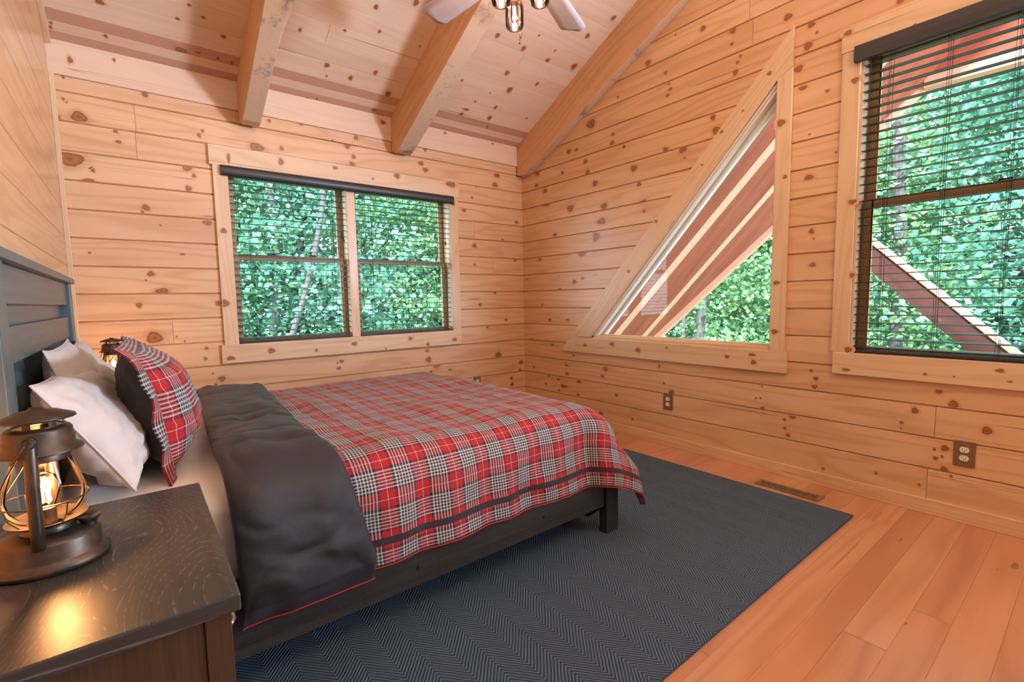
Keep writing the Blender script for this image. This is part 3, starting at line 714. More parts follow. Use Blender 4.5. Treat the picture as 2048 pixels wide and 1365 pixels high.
# ------------------------------------------------------------------ outlets, vent
M_plate = plain('brown_plate', (.20, .105, .05), .45); M_rec = plain('almond_receptacle', (.80, .74, .62), .4); M_slot = plain('slot_dark', (.03, .02, .02), .6)
def outlet(ax, a, zc, label, w=.074, h=.118):
    o = empty('wall_outlet', ((a, 0, zc) if ax == 0 else (0, a, zc)), label, 'outlet')
    def bx(m, a0, a1, d0, d1, z0, z1): m.box(*((a0, a1, -d1, -d0) if ax == 0 else (-d1, -d0, a0, a1)), z0, z1, 2)
    mb = MB(); bx(mb, a-w/2, a+w/2, .0, .007, zc-h/2, zc+h/2); mb.build('wall_plate', M_plate, o, bevel=.002)
    for s in (-1, 1):
        mb = MB(); n = 20; z = zc+s*.0195; pr = []
        for k in range(n):
            th = 2*PI*k/n; pr.append((a+.0165*math.cos(th), z+max(-.0125, min(.0125, .0165*math.sin(th)))))
        def P(p, d): return (p[0], -d, p[1]) if ax == 0 else (-d, p[0], p[1])
        F = [P(p, .0095) for p in pr]; B = [P(p, .006) for p in pr]; mb.poly(F if ax else F[::-1])
        for i in range(n): j = (i+1) % n; mb.poly([F[i], F[j], B[j], B[i]])
        r = mb.build('receptacle', M_rec, o)
        mb = MB(); bx(mb, a-.0075, a-.0055, .0094, .0100, z-.002, z+.006); bx(mb, a+.0055, a+.0075, .0094, .0100, z-.002, z+.006); bx(mb, a-.002, a+.002, .0094, .0100, z-.009, z-.005)
        s_ = mb.build('slots', M_slot, None); s_.data.transform(Matrix.Translation(-o.location)); s_.parent = r
    return o
outlet(1, -1.580, .318, 'brown outlet plate with two pale sockets below the triangular window')
outlet(1, -3.124, .321, 'brown outlet plate with two pale sockets at the right, below the tall window')
outlet(0, -.56, .320, 'brown outlet plate half hidden behind the far edge of the bed')
v = empty('floor_vent', (-.2, -2.465, 0), 'brown metal floor register with slots between the rug and the wall', 'vent')
M_vent = plain('vent_bronze', (.23, .16, .085), .4, .3)
mb = MB(); x0, x1, y0, y1 = -.250, -.166, -2.627, -2.303
mb.box(x0, x1, y0, y0+.02, .0, .005, 1); mb.box(x0, x1, y1-.02, y1, .0, .005, 1); mb.box(x0, x0+.018, y0+.02, y1-.02, .0, .005, 1); mb.box(x1-.018, x1, y0+.02, y1-.02, .0, .005, 1)
mb.build('vent_frame', M_vent, v, bevel=.0015)
mb = MB(); n = 24
for i in range(n): y = y0+.022+(y1-y0-.044)*(i+.5)/n; mb.box(x0+.018, x1-.018, y-.0028, y+.0028, .0005, .0042, 0)
mb.box((x0+x1)/2-.002, (x0+x1)/2+.002, y0+.02, y1-.02, .0005, .004, 1)
mb.build('louvers', M_vent, v)
mb = MB(); mb.poly([(x0+.01, y0+.01, .0006), (x1-.01, y0+.01, .0006), (x1-.01, y1-.01, .0006), (x0+.01, y1-.01, .0006)]); mb.build('vent_opening', M_slot, v)

# ------------------------------------------------------------------ rug
mb = MB(); X0, X1, Y0, Y1 = -2.78, -.312, -2.795, -.36
def rugf(u, v): 
    x = X0+(X1-X0)*u; y = Y0+(Y1-Y0)*v; return (x, y, .0095+.0008*math.sin(x*7+y*3))
mb.grid(rugf, 60, 60, lambda a, b: (X0+(X1-X0)*a, Y0+(Y1-Y0)*b))
def edge(p, q):
    mb.poly([(p[0], p[1], .0005), (q[0], q[1], .0005), (q[0], q[1], .0097), (p[0], p[1], .0097)], [(p[0], p[1]), (q[0], q[1]), (q[0]+.01, q[1]+.01), (p[0]+.01, p[1]+.01)])
C4 = [(X0, Y0), (X1, Y0), (X1, Y1), (X0, Y1)]
for i in range(4): edge(C4[i], C4[(i+1) % 4])
mb.poly([(a, b, .0005) for a, b in C4][::-1])
tag(mb.build('area_rug', M_rug, None, merge=False), 'grey-blue herringbone woven area rug under and beside the bed', 'rug')

# ------------------------------------------------------------------ bed
YN, YF = -2.15, -.61
bed = empty('bed_frame', (-2.2, -1.38, 0), 'dark charcoal wooden bed frame with slatted headboard and low side rails', 'bed')
mb = MB(); mb.box(-3.186, -3.140, YN, YN+.095, .0, 1.166, 2); mb.build('headboard_post', M_head, bed, bevel=.002)
mb = MB(); mb.box(-3.186, -3.140, YF-.085, YF, .0, 1.166, 2); mb.build('headboard_post', M_head, bed, bevel=.002)
mb = MB(); mb.box(-3.188, -3.128, YN-.01, YF+.012, 1.166, 1.188, 1); mb.build('headboard_cap', M_head, bed, bevel=.002)
mb = MB(); mb.box(-3.168, -3.152, YN+.095, YF-.085, 1.073, 1.166, 1); mb.build('headboard_plank', M_head, bed, bevel=.002)
mb = MB(); mb.box(-3.168, -3.152, YN+.095, YF-.085, .937, 1.022, 1); mb.build('headboard_plank', M_head, bed, bevel=.002)
mb = MB(); mb.box(-3.182, -3.174, YN+.095, YF-.085, .25, 1.166, 1); mb.build('headboard_panel', M_head, bed)
mb = MB(); mb.box(-3.172, -3.150, YN+.095, YF-.085, .55, .80, 1); mb.build('headboard_plank', M_rail, bed, bevel=.002)
for y0, y1 in ((YN, YN+.028), (YF-.028, YF)):
    mb = MB(); mb.box(-3.14, -1.345, y0, y1, .135, .345, 0); r = mb.build('side_rail', M_rail, bed, bevel=.002)
    if y0 == YN:
        for x in (-2.257, -1.704, -1.37):
            mb = MB(); mb.tube([(x, YN+.002, .196 if x < -1.5 else .28), (x, YN-.004, .196 if x < -1.5 else .28)], .007, 10); b_ = mb.build('bolt_cap', M_leg, None, smooth=False); b_.data.transform(Matrix.Translation(-bed.location)); b_.parent = r
mb = MB()
mb.prism([(YN+.02, .12), (YN+.10, .05), (YF-.10, .05), (YF-.02, .12), (YF-.02, .40), (YN+.02, .40)], 0, -1.345, -1.318, g=1); mb.build('footboard', M_rail, bed, bevel=.002)
for y0, y1 in ((YN-.012, YN+.03), (YF-.03, YF+.012)):
    mb = MB(); mb.box(-1.345, -1.265, y0, y1, .0102, .42, 2); mb.build('leg', M_leg, bed, bevel=.002)
mb = MB()
for i in range(11): x = -3.05+i*.165; mb.box(x, x+.07, YN+.03, YF-.03, .30, .32, 1)
mb.build('mattress_slats', M_rail, bed)
# mattress with fitted sheet
def rbox(mb, x0, x1, y0, y1, z0, z1, r, n=6, nz=10):
    """soft rounded box as a grid"""
    cx, cy = (x0+x1)/2, (y0+y1)/2; hx, hy = (x1-x0)/2, (y1-y0)/2; rc = .07
    def ring(t, ins):
        pts = []
        for q in range(4):
            for k in range(n+1):
                th = PI/2*q+PI/2*k/n; sx = 1 if q in (0, 3) else -1; sy = 1 if q in (0, 1) else -1
                pts.append(Vector((cx+sx*(hx-rc)+(rc-ins)*math.cos(th), cy+sy*(hy-rc)+(rc-ins)*math.sin(th), t)))
        return pts
    rings = [ring(z0, .02), ring(z0+.02, 0)]+[ring(z0+.02+(z1-r-z0-.02)*k/4, 0) for k in range(1, 5)]+[ring(z1-r+r*math.sin(PI/2*k/6), r*(1-math.cos(PI/2*k/6))) for k in range(1, 7)]
    b = len(mb.v); m_ = len(rings[0])
    for rg in rings:
        for p in rg:
            w = noise.noise(p*6)*.004; mb.v.append(p+Vector((0, 0, w if p.z > z0+.05 else 0))); mb.k.append(0.0)
    for i in range(len(rings)-1):
        for k in range(m_):
            k2 = (k+1) % m_; mb.f.append((b+i*m_+k, b+i*m_+k2, b+(i+1)*m_+k2, b+(i+1)*m_+k)); mb.uv.append([(0, 0)]*4); mb.b.append(0.0); mb.mi.append(0)
    for i, rev in ((0, 1), (len(rings)-1, 0)):
        idx = [b+i*m_+k for k in range(m_)]; mb.f.append(tuple(idx[::-1] if rev else idx)); mb.uv.append([(0, 0)]*m_); mb.b.append(0.0); mb.mi.append(0)
mb = MB(); rbox(mb, -3.135, -1.36, -2.115, -.645, .322, .565, .05)
tag(mb.build('mattress', M_sheet, None, smooth=True), 'thick mattress in a cream fitted sheet, bare beside the nightstand', 'mattress')

# ---- comforter
XE, YE, ZT = -1.455, -2.015, .598
YEF = -.70
def fbm(x, y, s): return noise.noise(Vector((x*s, y*s, 1.7)))
tufts = [(x, y) for x in (-2.58, -2.1, -1.65) for y in (-1.05, -1.55, -2.02)]
def drop(L, r=.14):
    """outward run and fall for an arc length L past the edge"""
    q = r*PI/2
    if L < q: a = L/r; return r*math.sin(a), r*(1-math.cos(a))
    e = L-q; return r+e*.10, r+e*.985
def cloth_pos(x, a, lift=0.0, puff=1.0):
    """x along the bed (may pass XE), a: distance past the near edge YE (negative = on top)"""
    oa = max(0, a); ob = max(0, x-XE)
    y = YE-min(0, a) if a < 0 else YE
    far = 0.0
    if y > YEF: far = y-YEF; y = YEF
    ox, oy = ob, oa
    L = math.hypot(ox, oy)
    X, Y, Z = min(x, XE), y, ZT
    nx = ny = 0.0; R = D = 0.0
    if far > 0:
        R, D = drop(far); Y += R; Z -= D; ny2 = 1
    if L > 1e-6:
        nx, ny = ox/L, -oy/L
        R, D = drop(L)
        s2 = 2*abs(nx*ny)
        R *= 1+.95*s2*min(1, L/.4); D *= 1-.10*s2
        X += nx*R; Y += ny*R; Z -= D
    # normal
    k = min(1, L/.16); n = Vector((nx*k, ny*k, 1-k*.95)).normalized()
    if far > 0: n = Vector((0, min(1, far/.16), 1-min(1, far/.16)*.95)).normalized()
    w = puff*(.016*fbm(x+5, a, 3.1)+.007*fbm(x, a+3, 9)+.0025*fbm(x, a, 26))
    if oa > .1: w += .008*math.sin(x*26+2*fbm(x, a, 4))*min(1, (oa-.1)/.2)
    return Vector((X, Y, Z))+n*(lift+w)
com = empty('comforter', (-2.0, -1.38, .56), 'red, black and white plaid comforter folded back to its black side', 'comforter')
A0, A1 = -(2.035-.70)-.26, .415
XS, XL = -2.62, XE+.42
def body(u, v):
    x = XS+(XL-XS)*u; a = A0+(A1-A0)*v
    return cloth_pos(x, a)
mb = MB(); mb.grid(body, 150, 200, lambda a, b: ((XL-XS)*a, (A1-A0)*b))
o = mb.build('plaid_side', [M_plaid, M_lining], com, smooth=True); 
md = o.modifiers.new('solid', 'SOLIDIFY'); md.thickness = .022; md.offset = -1; md.material_offset = 1; md.material_offset_rim = 0
# red piping along the hem
# folded back black band
BH = .43
def band(u, v):
    # u across x (0..1 wraps around both edges), v along a
    a = A0+(BH-A0)*v
    t = min(1, max(0, (a+.1)/.45)); far_t = min(1, max(0, (-a)/1.3))
    xl = -2.785+.015*t+.07*far_t; xr = -2.525+.10*t+.11*far_t
    th = 2*PI*u; c = math.cos(th); s = math.sin(th)
    cs_ = math.copysign(abs(c)**.55, c); ss = math.copysign(abs(s)**.75, s)
    x = (xl+xr)/2-(xr-xl)/2*cs_
    T = .030*(1-.45*far_t)*(1+.35*noise.noise(Vector((a*5, 2.2, 0))))
    if v > .97: T *= max(.25, 1-(v-.97)/.03*.75)
    du = 0.0
    for tx, ty in ((-2.64, -1.62), (-2.60, -2.02-.27)):
        ty_a = YE-ty; d = math.hypot((x-tx)*1.0, a-ty_a); du -= .020*math.exp(-(d/.045)**2)
        ang = math.atan2(a-ty_a, x-tx); du += .006*math.sin(ang*5+1)*math.exp(-(d/.13)**2)*min(1, d/.03)
    cr = .007*max(0, 1-3.2*abs(noise.noise(Vector((x*4.5, a*2.2, 9)))))**2 - .006*max(0, 1-4*abs(noise.noise(Vector((x*8, a*6, 19)))))**2 + .005*math.sin(a*34+3*noise.noise(Vector((x*5, a*3, 0)))+x*8)*(1 if a > -.15 else .35) + .008*noise.noise(Vector((x*9, a*4, 4)))
    lift = .014+T+ss*T+(du+cr)*max(0, s)**.5 if s > 0 else .014+T+ss*T
    return cloth_pos(x, a, lift, .5)
mb = MB(); mb.grid(band, 90, 200, closeu=True)
mb.build('black_fold', M_black, com, smooth=True)
mb = MB()
for vv in (0.0, 1.0):
    pass
pts = [band(u/40*.5+.0, 1.0) for u in range(41)]
mb.tube([p+Vector((0, -.001, -.002)) for p in pts], .0018, 6); mb.build('red_piping', M_red, com, smooth=True)
pts = [cloth_pos(XS+(XL-XS)*k/80, A1)+Vector((0, 0, -.004)) for k in range(81)]+[cloth_pos(XL, A1-(A1+.6)*k/60)+Vector((0, 0, -.004)) for k in range(61)]
mb = MB(); mb.tube(pts, .002, 6); mb.build('red_piping', M_red, com, smooth=True)

# ------------------------------------------------------------------ pillows
def pillow(name, c, ax_w, ax_h, W_, Hh, T, mats, label, group=None, flange=0, seed=0, wr=.008, sag=0.0, backmat=None, nu=56):
    """centre c, half sizes W_,Hh, thickness T; ax_w width axis, ax_h height axis"""
    aw = Vector(ax_w).normalized(); ah = Vector(ax_h); ah = (ah-aw*ah.dot(aw)).normalized(); n = aw.cross(ah)
    o = empty(name, c, label, 'pillow', group)
    def surf(side):
        def f(u, v):
            a, b = u*2-1, v*2-1
            a2 = math.copysign(1-(1-abs(a))**1.25, a); b2 = math.copysign(1-(1-abs(b))**1.25, b); a, b = a2, b2
            px = 1-.07*(1-b*b)**2 if False else 1-.05*(1-abs(b)**3)*abs(a)**4
            py = 1-.07*(1-abs(a)**3)*abs(b)**4
            t = max(0, (1-abs(a)**2.6))**.55*max(0, (1-abs(b)**2.6))**.55
            p = Vector((a*.98*px*W_, b*.98*py*Hh, 0))
            w = wr*(noise.noise(Vector((a*3+seed, b*3, side)))+.5*noise.noise(Vector((a*9+seed, b*7, side*3))))
            ed = 1-min(1, t*2.2)
            w += .005*ed*math.sin((a*11 if abs(b) > abs(a) else b*11)*2+seed)*(1 if t > .01 else 0)
            h = side*(T*t)+w*min(1, t*3)
            sg = -sag*(1-abs(b))*.0
            # belly lower than middle
            h *= 1-.18*b
            h -= (.025*max(0, b+.1)**2 if flange else 0)
            return Vector(c)+aw*p.x+ah*p.y+n*h
        return f
    mb = MB(); mb.grid(surf(1), nu, nu, lambda a, b: (a*2*W_, b*2*Hh), mi=0)
    fr = mb.build('front' if flange else 'pillowcase', mats[0], o, smooth=True) if flange else None
    if flange:
        mb = MB(); mb.grid(surf(-1), nu, nu, lambda a, b: (a*2*W_, b*2*Hh)); mb.build('back', mats[1], o, smooth=True)
        # flange: flat wavy border
        per = []
        K = 44
        for k in range(K): per.append((-1+2*k/K, -1))
        for k in range(K): per.append((1, -1+2*k/K))
        for k in range(K): per.append((1-2*k/K, 1))
        for k in range(K): per.append((-1, 1-2*k/K))
        mb = MB(); m_ = len(per)
        def fl(u, v):
            i = int(round(u*m_)) % m_; a, b = per[i]
            px = 1-.05*(1-abs(b)**3)*abs(a)**4; py = 1-.07*(1-abs(a)**3)*abs(b)**4
            q = Vector((a*.97*px*W_, b*.97*py*Hh)); e = Vector((a if abs(a) >= .999 else 0, b if abs(b) >= .999 else 0))
            q = q+e*flange*v
            wv = (.004*math.sin(i*.37+seed)+.018*noise.noise(Vector((i*.09, seed, 0))))*v
            top = b > .98; h0 = -.025*max(0, b+.1)**2
            if top: q.y -= flange*v*.55
            return Vector(c)+aw*q.x+ah*(q.y)+n*(wv+h0-(.85*flange*v if top else 0)-(.35*flange*v if a < -.98 and not top else 0))
        mb.grid(fl, m_, 3, lambda a, b: (.056+b*flange*.9, a*2.4*(W_+Hh)), closeu=True)
        f_ = mb.build('flange', [mats[0], mats[0]], o, smooth=True); md = f_.modifiers.new('solid', 'SOLIDIFY'); md.thickness = .006; md.offset = 0
    else:
        mb.grid(surf(-1), nu, nu, lambda a, b: (a*2*W_, b*2*Hh)); mb.build('pillowcase', mats[0], o, smooth=True)
        # seam piping
        pts = []
        for k in range(4):
            for i in range(24):
                t = -1+2*i/24; a, b = ((t, -1), (1, t), (-t, 1), (-1, -t))[k]
                px = 1-.05*(1-abs(b)**3)*abs(a)**4; py = 1-.07*(1-abs(a)**3)*abs(b)**4
                pts.append(Vector(c)+aw*a*.98*px*W_+ah*b*.98*py*Hh)
        mb = MB(); mb.tube(pts, .0028, 6, closed=True); mb.build('seam', mats[0], o, smooth=True)
    return o
def leanp(xb, zb, xt, zt): return Vector(((xb+xt)/2, 0, (zb+zt)/2)), Vector((xt-xb, 0, zt-zb))
def put_pillow(name, yc, xb, zb, xt, zt, W_, T, mats, label, yaw=0, roll=0, **kw):
    c, h = leanp(xb, zb, xt, zt); c.y = yc
    aw = Vector((math.sin(yaw), math.cos(yaw), math.sin(roll)))
    return pillow(name, c, aw, h, W_, h.length/2, T, mats, label, **kw)
put_pillow('pillow', -1.42, -3.03, .60, -3.13, .95, .31, .06, [M_case], 'white pillow leaning on the headboard, middle one, behind the nearest pillow', seed=5)
put_pillow('pillow', -.98, -3.03, .595, -3.13, .925, .31, .06, [M_case], 'white pillow farthest along the headboard, its top corner showing', seed=9)
put_pillow('pillow', -1.67, -2.955, .595, -3.125, .885, .36, .085, [M_case], 'large white pillow nearest the lantern, leaning toward the headboard', seed=2, roll=-.02, wr=.016)
put_pillow('pillow', -1.12, -2.95, .59, -3.07, .85, .30, .06, [M_case], 'white pillow on the far half of the bed, directly behind the plaid sham', seed=12)
put_pillow('plaid_sham', -1.57, -2.865, .60, -2.905, .945, .315, .10, [M_plaid2, M_lining], 'plaid pillow sham with a flanged border and black back, propped upright', flange=.045, seed=3, yaw=.02)

# ------------------------------------------------------------------ nightstands
def nightstand(x0, x1, y0, y1, h, label):
    o = empty('nightstand', ((x0+x1)/2, (y0+y1)/2, 0), label, 'nightstand')
    mb = MB(); mb.box(x0, x1, y0, y1, h-.026, h, 1, .37); mb.build('top', M_night, o, bevel=.003)
    for y, s in ((y0+.012, 1), (y1-.012, -1)):
        mb = MB(); a, b = (y, y+.016) if s > 0 else (y-.016, y)
        mb.box(x0+.01, x1-.045, a+(.004 if s > 0 else 0), b-(0 if s > 0 else .004), .02, h-.026, 2); mb.box(x1-.045, x1-.012, a, b, .0, h-.026, 2); mb.box(x0+.004, x0+.03, a, b, .0, h-.026, 2); mb.build('side_panel', M_nside, o, bevel=.0015)
    mb = MB(); mb.box(x0+.006, x0+.012, y0+.028, y1-.028, .05, h-.026, 2); mb.build('back_panel', M_nside, o)
    for z0, z1 in ((.36, h-.036), (.07, .35)):
        mb = MB(); mb.box(x1-.030, x1-.012, y0+.030, y1-.030, z0, z1, 1); d = mb.build('drawer', M_night, o, bevel=.002)
        mb = MB(); ym = (y0+y1)/2; zz = (z0+z1)/2
        mb.tube([(x1-.012, ym-.07, zz), (x1+.008, ym-.07, zz), (x1+.012, ym-.06, zz), (x1+.012, ym+.06, zz), (x1+.008, ym+.07, zz), (x1-.012, ym+.07, zz)], .005, 8)
        hd = mb.build('handle', M_chrome, None, smooth=True); hd.data.transform(Matrix.Translation(-o.location)); hd.parent = d
    return o
M_chrome = plain('brushed_nickel', (.55, .55, .55), .3, 1.0)
M_nside = grained('espresso_side', (.032, .019, .011), (.062, .037, .021), .4, s=(3, 120))
nightstand(-3.186, -2.838, -2.757, -2.205, .65, 'dark espresso nightstand in the foreground with the lit lantern on it')
nightstand(-3.186, -2.86, -.53, -.03, .65, 'dark nightstand in the far corner behind the bed, carrying a second lantern')

# ------------------------------------------------------------------ lanterns
def lantern(loc, rz, label, power):
    o = empty('lantern', (0, 0, 0), label, 'lamp', None)
    mb = MB()  # base, oval stepped font
    mb.lathe([(0, 0), (.070, 0), (.075, .004), (.075, .010), (.066, .017), (.064, .020), (.064, .044), (.060, .049), (.040, .056), (.030, .058), (0, .058)], sx=1.0, sy=.86, n=40)
    mb.build('base', M_rust, o, smooth=True, local=True, merge=False)
    mb = MB(); mb.tube([(.050, .0, .045), (.050, 0, .056)], .010, 12); mb.lathe([(0, .056), (.010, .056), (.0155, .064), (.0155, .067), (.012, .0665), (0, .064)], c=(.050, 0, 0), n=20); mb.build('filler_cap', M_rust, o, local=True)
    mb = MB(); mb.lathe([(.034, .058), (.034, .068), (.030, .070), (.030, .064)], n=32); mb.lathe([(.050, .077), (.047, .074), (.026, .070), (.020, .064)], n=32); mb.build('burner_plate', M_rust, o, smooth=True, local=True)
    # glass globe
    mb = MB(); mb.lathe([(.024, .072), (.036, .078), (.046, .090), (.0505, .105), (.050, .120), (.045, .140), (.039, .160), (.034, .178)], n=40); mb.build('glass_globe', M_glass, o, smooth=True, local=True)
    # chimney / hood
    mb = MB(); mb.lathe([(.036, .172), (.036, .187), (.034, .188)], n=36); mb.lathe([(.053, .186), (.053, .188), (.043, .196), (.043, .206), (.041, .208), (.041, .220), (.038, .224), (.030, .225)], n=40)
    mb.build('chimney', M_rust, o, smooth=True, local=True, merge=False)
    mb = MB()
    for k in range(6):
        th = k*PI/3+.3
        def f(u, v, th=th): a = th+(u-.5)*.36; return (.030*math.cos(a), .030*math.sin(a), .224+.016*v)
        mb.grid(f, 4, 1)
    mb.lathe([(.031, .224), (.031, .227)], n=36); mb.lathe([(.031, .237), (.031, .240)], n=36)
    mb.build('vent_collar', M_rust, o, local=True)
    mb = MB(); mb.lathe([(.031, .239), (.047, .238), (.046, .241), (.025, .250), (.010, .253), (.008, .256), (0, .256)], n=40); mb.build('cap', M_rust, o, smooth=True, local=True, merge=False)
    # side tubes
    for s in (-1, 1):
        mb = MB(); mb.tube([(0, s*.056, .045), (0, s*.0555, .08), (0, s*.053, .14), (0, s*.047, .20), (0, s*.040, .212), (0, s*.036, .213)], [.0085, .0085, .0085, .008, .007, .006], 12); mb.build('side_tube', M_rust, o, smooth=True, local=True)
    for s in (-1, 1):
        mb = MB(); r = .008; mb.tube([(r*math.cos(t), s*.054, .210+r*math.sin(t)) for t in [2*PI*k/16 for k in range(16)]], .0012, 6, closed=True); mb.build('bail_ring', M_rust, o, local=True)
    pts = [(-.004-.055*math.sin(PI*k/20), -.054*math.cos(PI*k/20), .208-.105*math.sin(PI*k/20)) for k in range(21)]
    mb = MB(); mb.tube(pts, .0014, 6); mb.build('bail_handle', M_rust, o, smooth=True, local=True)
    # wire guard
    mb = MB(); mb.tube([(.053*math.cos(2*PI*k/40), .053*math.sin(2*PI*k/40), .108) for k in range(40)], .0011, 6, closed=True)
    for k in range(4):
        a = k*PI/2+.7; mb.tube([(.053*math.cos(a), .053*math.sin(a), .108), (.048*math.cos(a), .048*math.sin(a), .088), (.034*math.cos(a), .034*math.sin(a), .070)], .0011, 6)
    mb.build('wire_guard', M_rust, o, local=True)
    # electric bulb
    mb = MB(); mb.tube([(0, 0, .058), (0, 0, .092)], .012, 14); mb.build('socket', M_rust, o, local=True)
    mb = MB(); mb.lathe([(.010, .092), (.013, .100), (.019, .118), (.020, .128), (.016, .142), (.006, .150), (0, .151)], n=24); bl = mb.build('bulb', M_glass, o, smooth=True, local=True)
    mb = MB()
    pts = []
    for k in range(9): a = PI*k/4; pts.append((.006*math.cos(a), .006*math.sin(a), .100 if k % 2 else .140))
    mb.tube(pts, .0015, 5); f = mb.build('filament', M_fil, None, local=True); f.parent = bl
    mb = MB(); mb.tube([(-.062, .01, .010), (-.09, .03, .003), (-.12, .05, .002)], .002, 6); mb.build('power_cord', M_cord, o, local=True)
    o.location = loc; o.rotation_euler = (0, 0, rz)
    L = lamp('lantern_glow', 'POINT', Vector(loc)+Vector((0, 0, .125)), power, (1.0, .47, .18), shadow_soft_size=.012)
    return o
lantern((-3.063, -2.462, .6505), math.radians(-6), 'lit rusty hurricane lantern with glass globe on the foreground nightstand', 4.8)
lantern((-3.025, -.40, .6505), math.radians(30), 'second lit lantern peeking over the pillows at the far side of the bed', 2.6)

# ------------------------------------------------------------------ ceiling fan with jar lights
FX, FY = -1.50, -1.85
fan = empty('ceiling_fan', (FX, FY, 2.62), 'ceiling fan with glowing glass jar lights and a pull chain, cut by the top edge', 'ceiling fan')
M_fan = plain('fan_bronze', (.10, .07, .05), .4, .7); M_blade = plain('fan_blade_pale', (.62, .58, .62), .35)
ZB = 2.55
mb = MB(); mb.tube([(FX, FY, 3.33), (FX, FY, 2.66)], .012, 12); mb.build('downrod', M_fan, fan, smooth=True)
mb = MB(); mb.lathe([(0, 2.67), (.05, 2.66), (.10, 2.63), (.11, 2.59), (.10, 2.55), (.06, 2.53), (.05, 2.49), (.055, 2.47), (0, 2.465)], c=(FX, FY, 0), n=36); mb.build('motor_housing', M_fan, fan, smooth=True)
for k in range(5):
    th = math.radians(26+72*k); d = Vector((math.cos(th), math.sin(th), 0)); p = Vector((-d.y, d.x, 0))
    mb = MB(); c0 = Vector((FX, FY, ZB))
    def bl(u, v, d=d, p=p, c0=c0, side=0):
        r = .18+.49*u; w = (.055+.018*u)*(1 if u < .93 else math.sqrt(max(.05, 1-((u-.93)/.07)**2*.8)))
        s = v*2-1; return c0+d*r+p*w*s+Vector((0, 0, .012*s))
    mb.grid(bl, 20, 4); b_ = mb.build('blade', M_blade, fan, smooth=True); md = b_.modifiers.new('s', 'SOLIDIFY'); md.thickness = .007
    mb = MB(); mb.tube([c0+d*.09, c0+d*.16+Vector((0, 0, -.008)), c0+d*.24+Vector((0, 0, -.004))], [.012, .008, .006], 8); mb.build('blade_arm', M_fan, fan, smooth=True)
for k, (jx, jy) in enumerate(((-1.486, -1.748), (-1.512, -1.948), (-1.640, -1.850))):
    c = Vector((jx, jy, 2.28))
    mb = MB(); mb.lathe([(0, .004), (.022, .0), (.036, .008), (.041, .022), (.0415, .095), (.036, .112), (.031, .118), (.031, .135)], c=c, n=28); jar = mb.build('glass_jar', M_jar, fan, smooth=True, merge=False)
    mb = MB(); mb.lathe([(.033, .122), (.033, .142), (.012, .145), (.012, .165), (0, .166)], c=c, n=24); mb.build('jar_lid', M_fan, fan)
    mb = MB(); q = Vector((FX, FY, 2.50)); mb.tube([q, q.lerp(Vector((jx, jy, 2.47)), .6)+Vector((0, 0, .005)), Vector((jx, jy, 2.44))], .007, 8); mb.build('lamp_arm', M_fan, fan, smooth=True)
    mb = MB(); mb.lathe([(.010, .125), (.014, .11), (.0165, .085), (.0165, .055), (.012, .036), (0, .030)], c=c, n=18); b_ = mb.build('bulb', M_jar, fan, smooth=True)
    mb = MB()
    for s in (-.004, .004): mb.tube([c+Vector((s, 0, .10)), c+Vector((s*1.2, 0, .045))], .0022, 6)
    f = mb.build('filament', M_fil2, None); f.data.transform(Matrix.Translation(-fan.location)); f.parent = b_
    lamp('fan_jar_glow', 'POINT', c+Vector((0, 0, .07)), 4.0, (1.0, .62, .42), shadow_soft_size=.012)
pcx, _ = px_on(2, 2.25, 1040, 70)
mb = MB(); c = Vector((-1.474, -1.775, 0)); mb.tube([c+Vector((0, 0, 2.50)), c+Vector((0, 0, 2.262))], .0012, 5)
mb.lathe([(0, 2.265), (.004, 2.262), (.006, 2.252), (.005, 2.240), (.003, 2.236), (0, 2.235)], c=c, n=12); mb.lathe([(0, 2.234), (.0035, 2.232), (.004, 2.215), (.0035, 2.210), (0, 2.209)], c=c+Vector((-.006, 0, 0)), n=12)
mb.build('pull_chain', M_fan, fan, smooth=True)

# ------------------------------------------------------------------ outside: prow roof overhang
M_soffit = grained('reddish_brown_soffit', (.34, .06, .032), (.52, .11, .06), .6, s=(2, 9)); M_raf = plain('pale_rafter', (.95, .46, .33), .6)
ro = empty('porch_roof', (1, -2, 2), 'red-brown soffit of the porch roof seen through the triangular window', 'roof')
def sf(x, y, dz=0.0): return (x, y, 1.07*(-y)+dz)
mb = MB(); P4 = [(.16, -.15), (.16, -4.4), (2.78, -4.4), (1.0, -.15)]
mb.poly([sf(*p) for p in P4], [(p[1], p[0]) for p in P4]); mb.poly([sf(p[0], p[1], .08) for p in P4][::-1]); 
for i in range(4): a, b = P4[i], P4[(i+1) % 4]; mb.poly([sf(*a), sf(*b), sf(*b, .08), sf(*a, .08)])
mb.build('soffit', M_soffit, ro)
for xa, xb, w in ((.46, .70, .105), (.94, 1.18, .085)):
    mb = MB()
    f = [(xa, -.30), (xa+w, -.30), (xb+w, -3.2), (xb, -3.2)]
    lo = [Vector(sf(a, b, -.006)) for a, b in f]; hi = [Vector(sf(a, b, .0)) for a, b in f]
    mb.poly(lo); 
    for i in range(4): j = (i+1) % 4; mb.poly([lo[i], lo[j], hi[j], hi[i]])
    mb.build('rafter', M_raf, ro)
mb = MB(); f = [(1.03, -.15), (1.09, -.15), (2.02+.06, -2.55), (2.02, -2.55)]
lo = [Vector(sf(a, b, -.05)) for a, b in f]; hi = [Vector(sf(a, b, .10)) for a, b in f]; mb.poly(lo); mb.poly(hi[::-1])
for i in range(4): j = (i+1) % 4; mb.poly([lo[i], lo[j], hi[j], hi[i]])
mb.build('fascia', M_raf, ro)
mb = MB(); mb.box(1.95, 2.10, -4.4, -2.5, 2.62, 2.72, 1, mi=1); mb.box(1.96, 2.09, -4.4, -2.5, 2.72, 3.3, 1, mi=0); mb.build('tie_beam', [M_soffit, M_raf], ro)
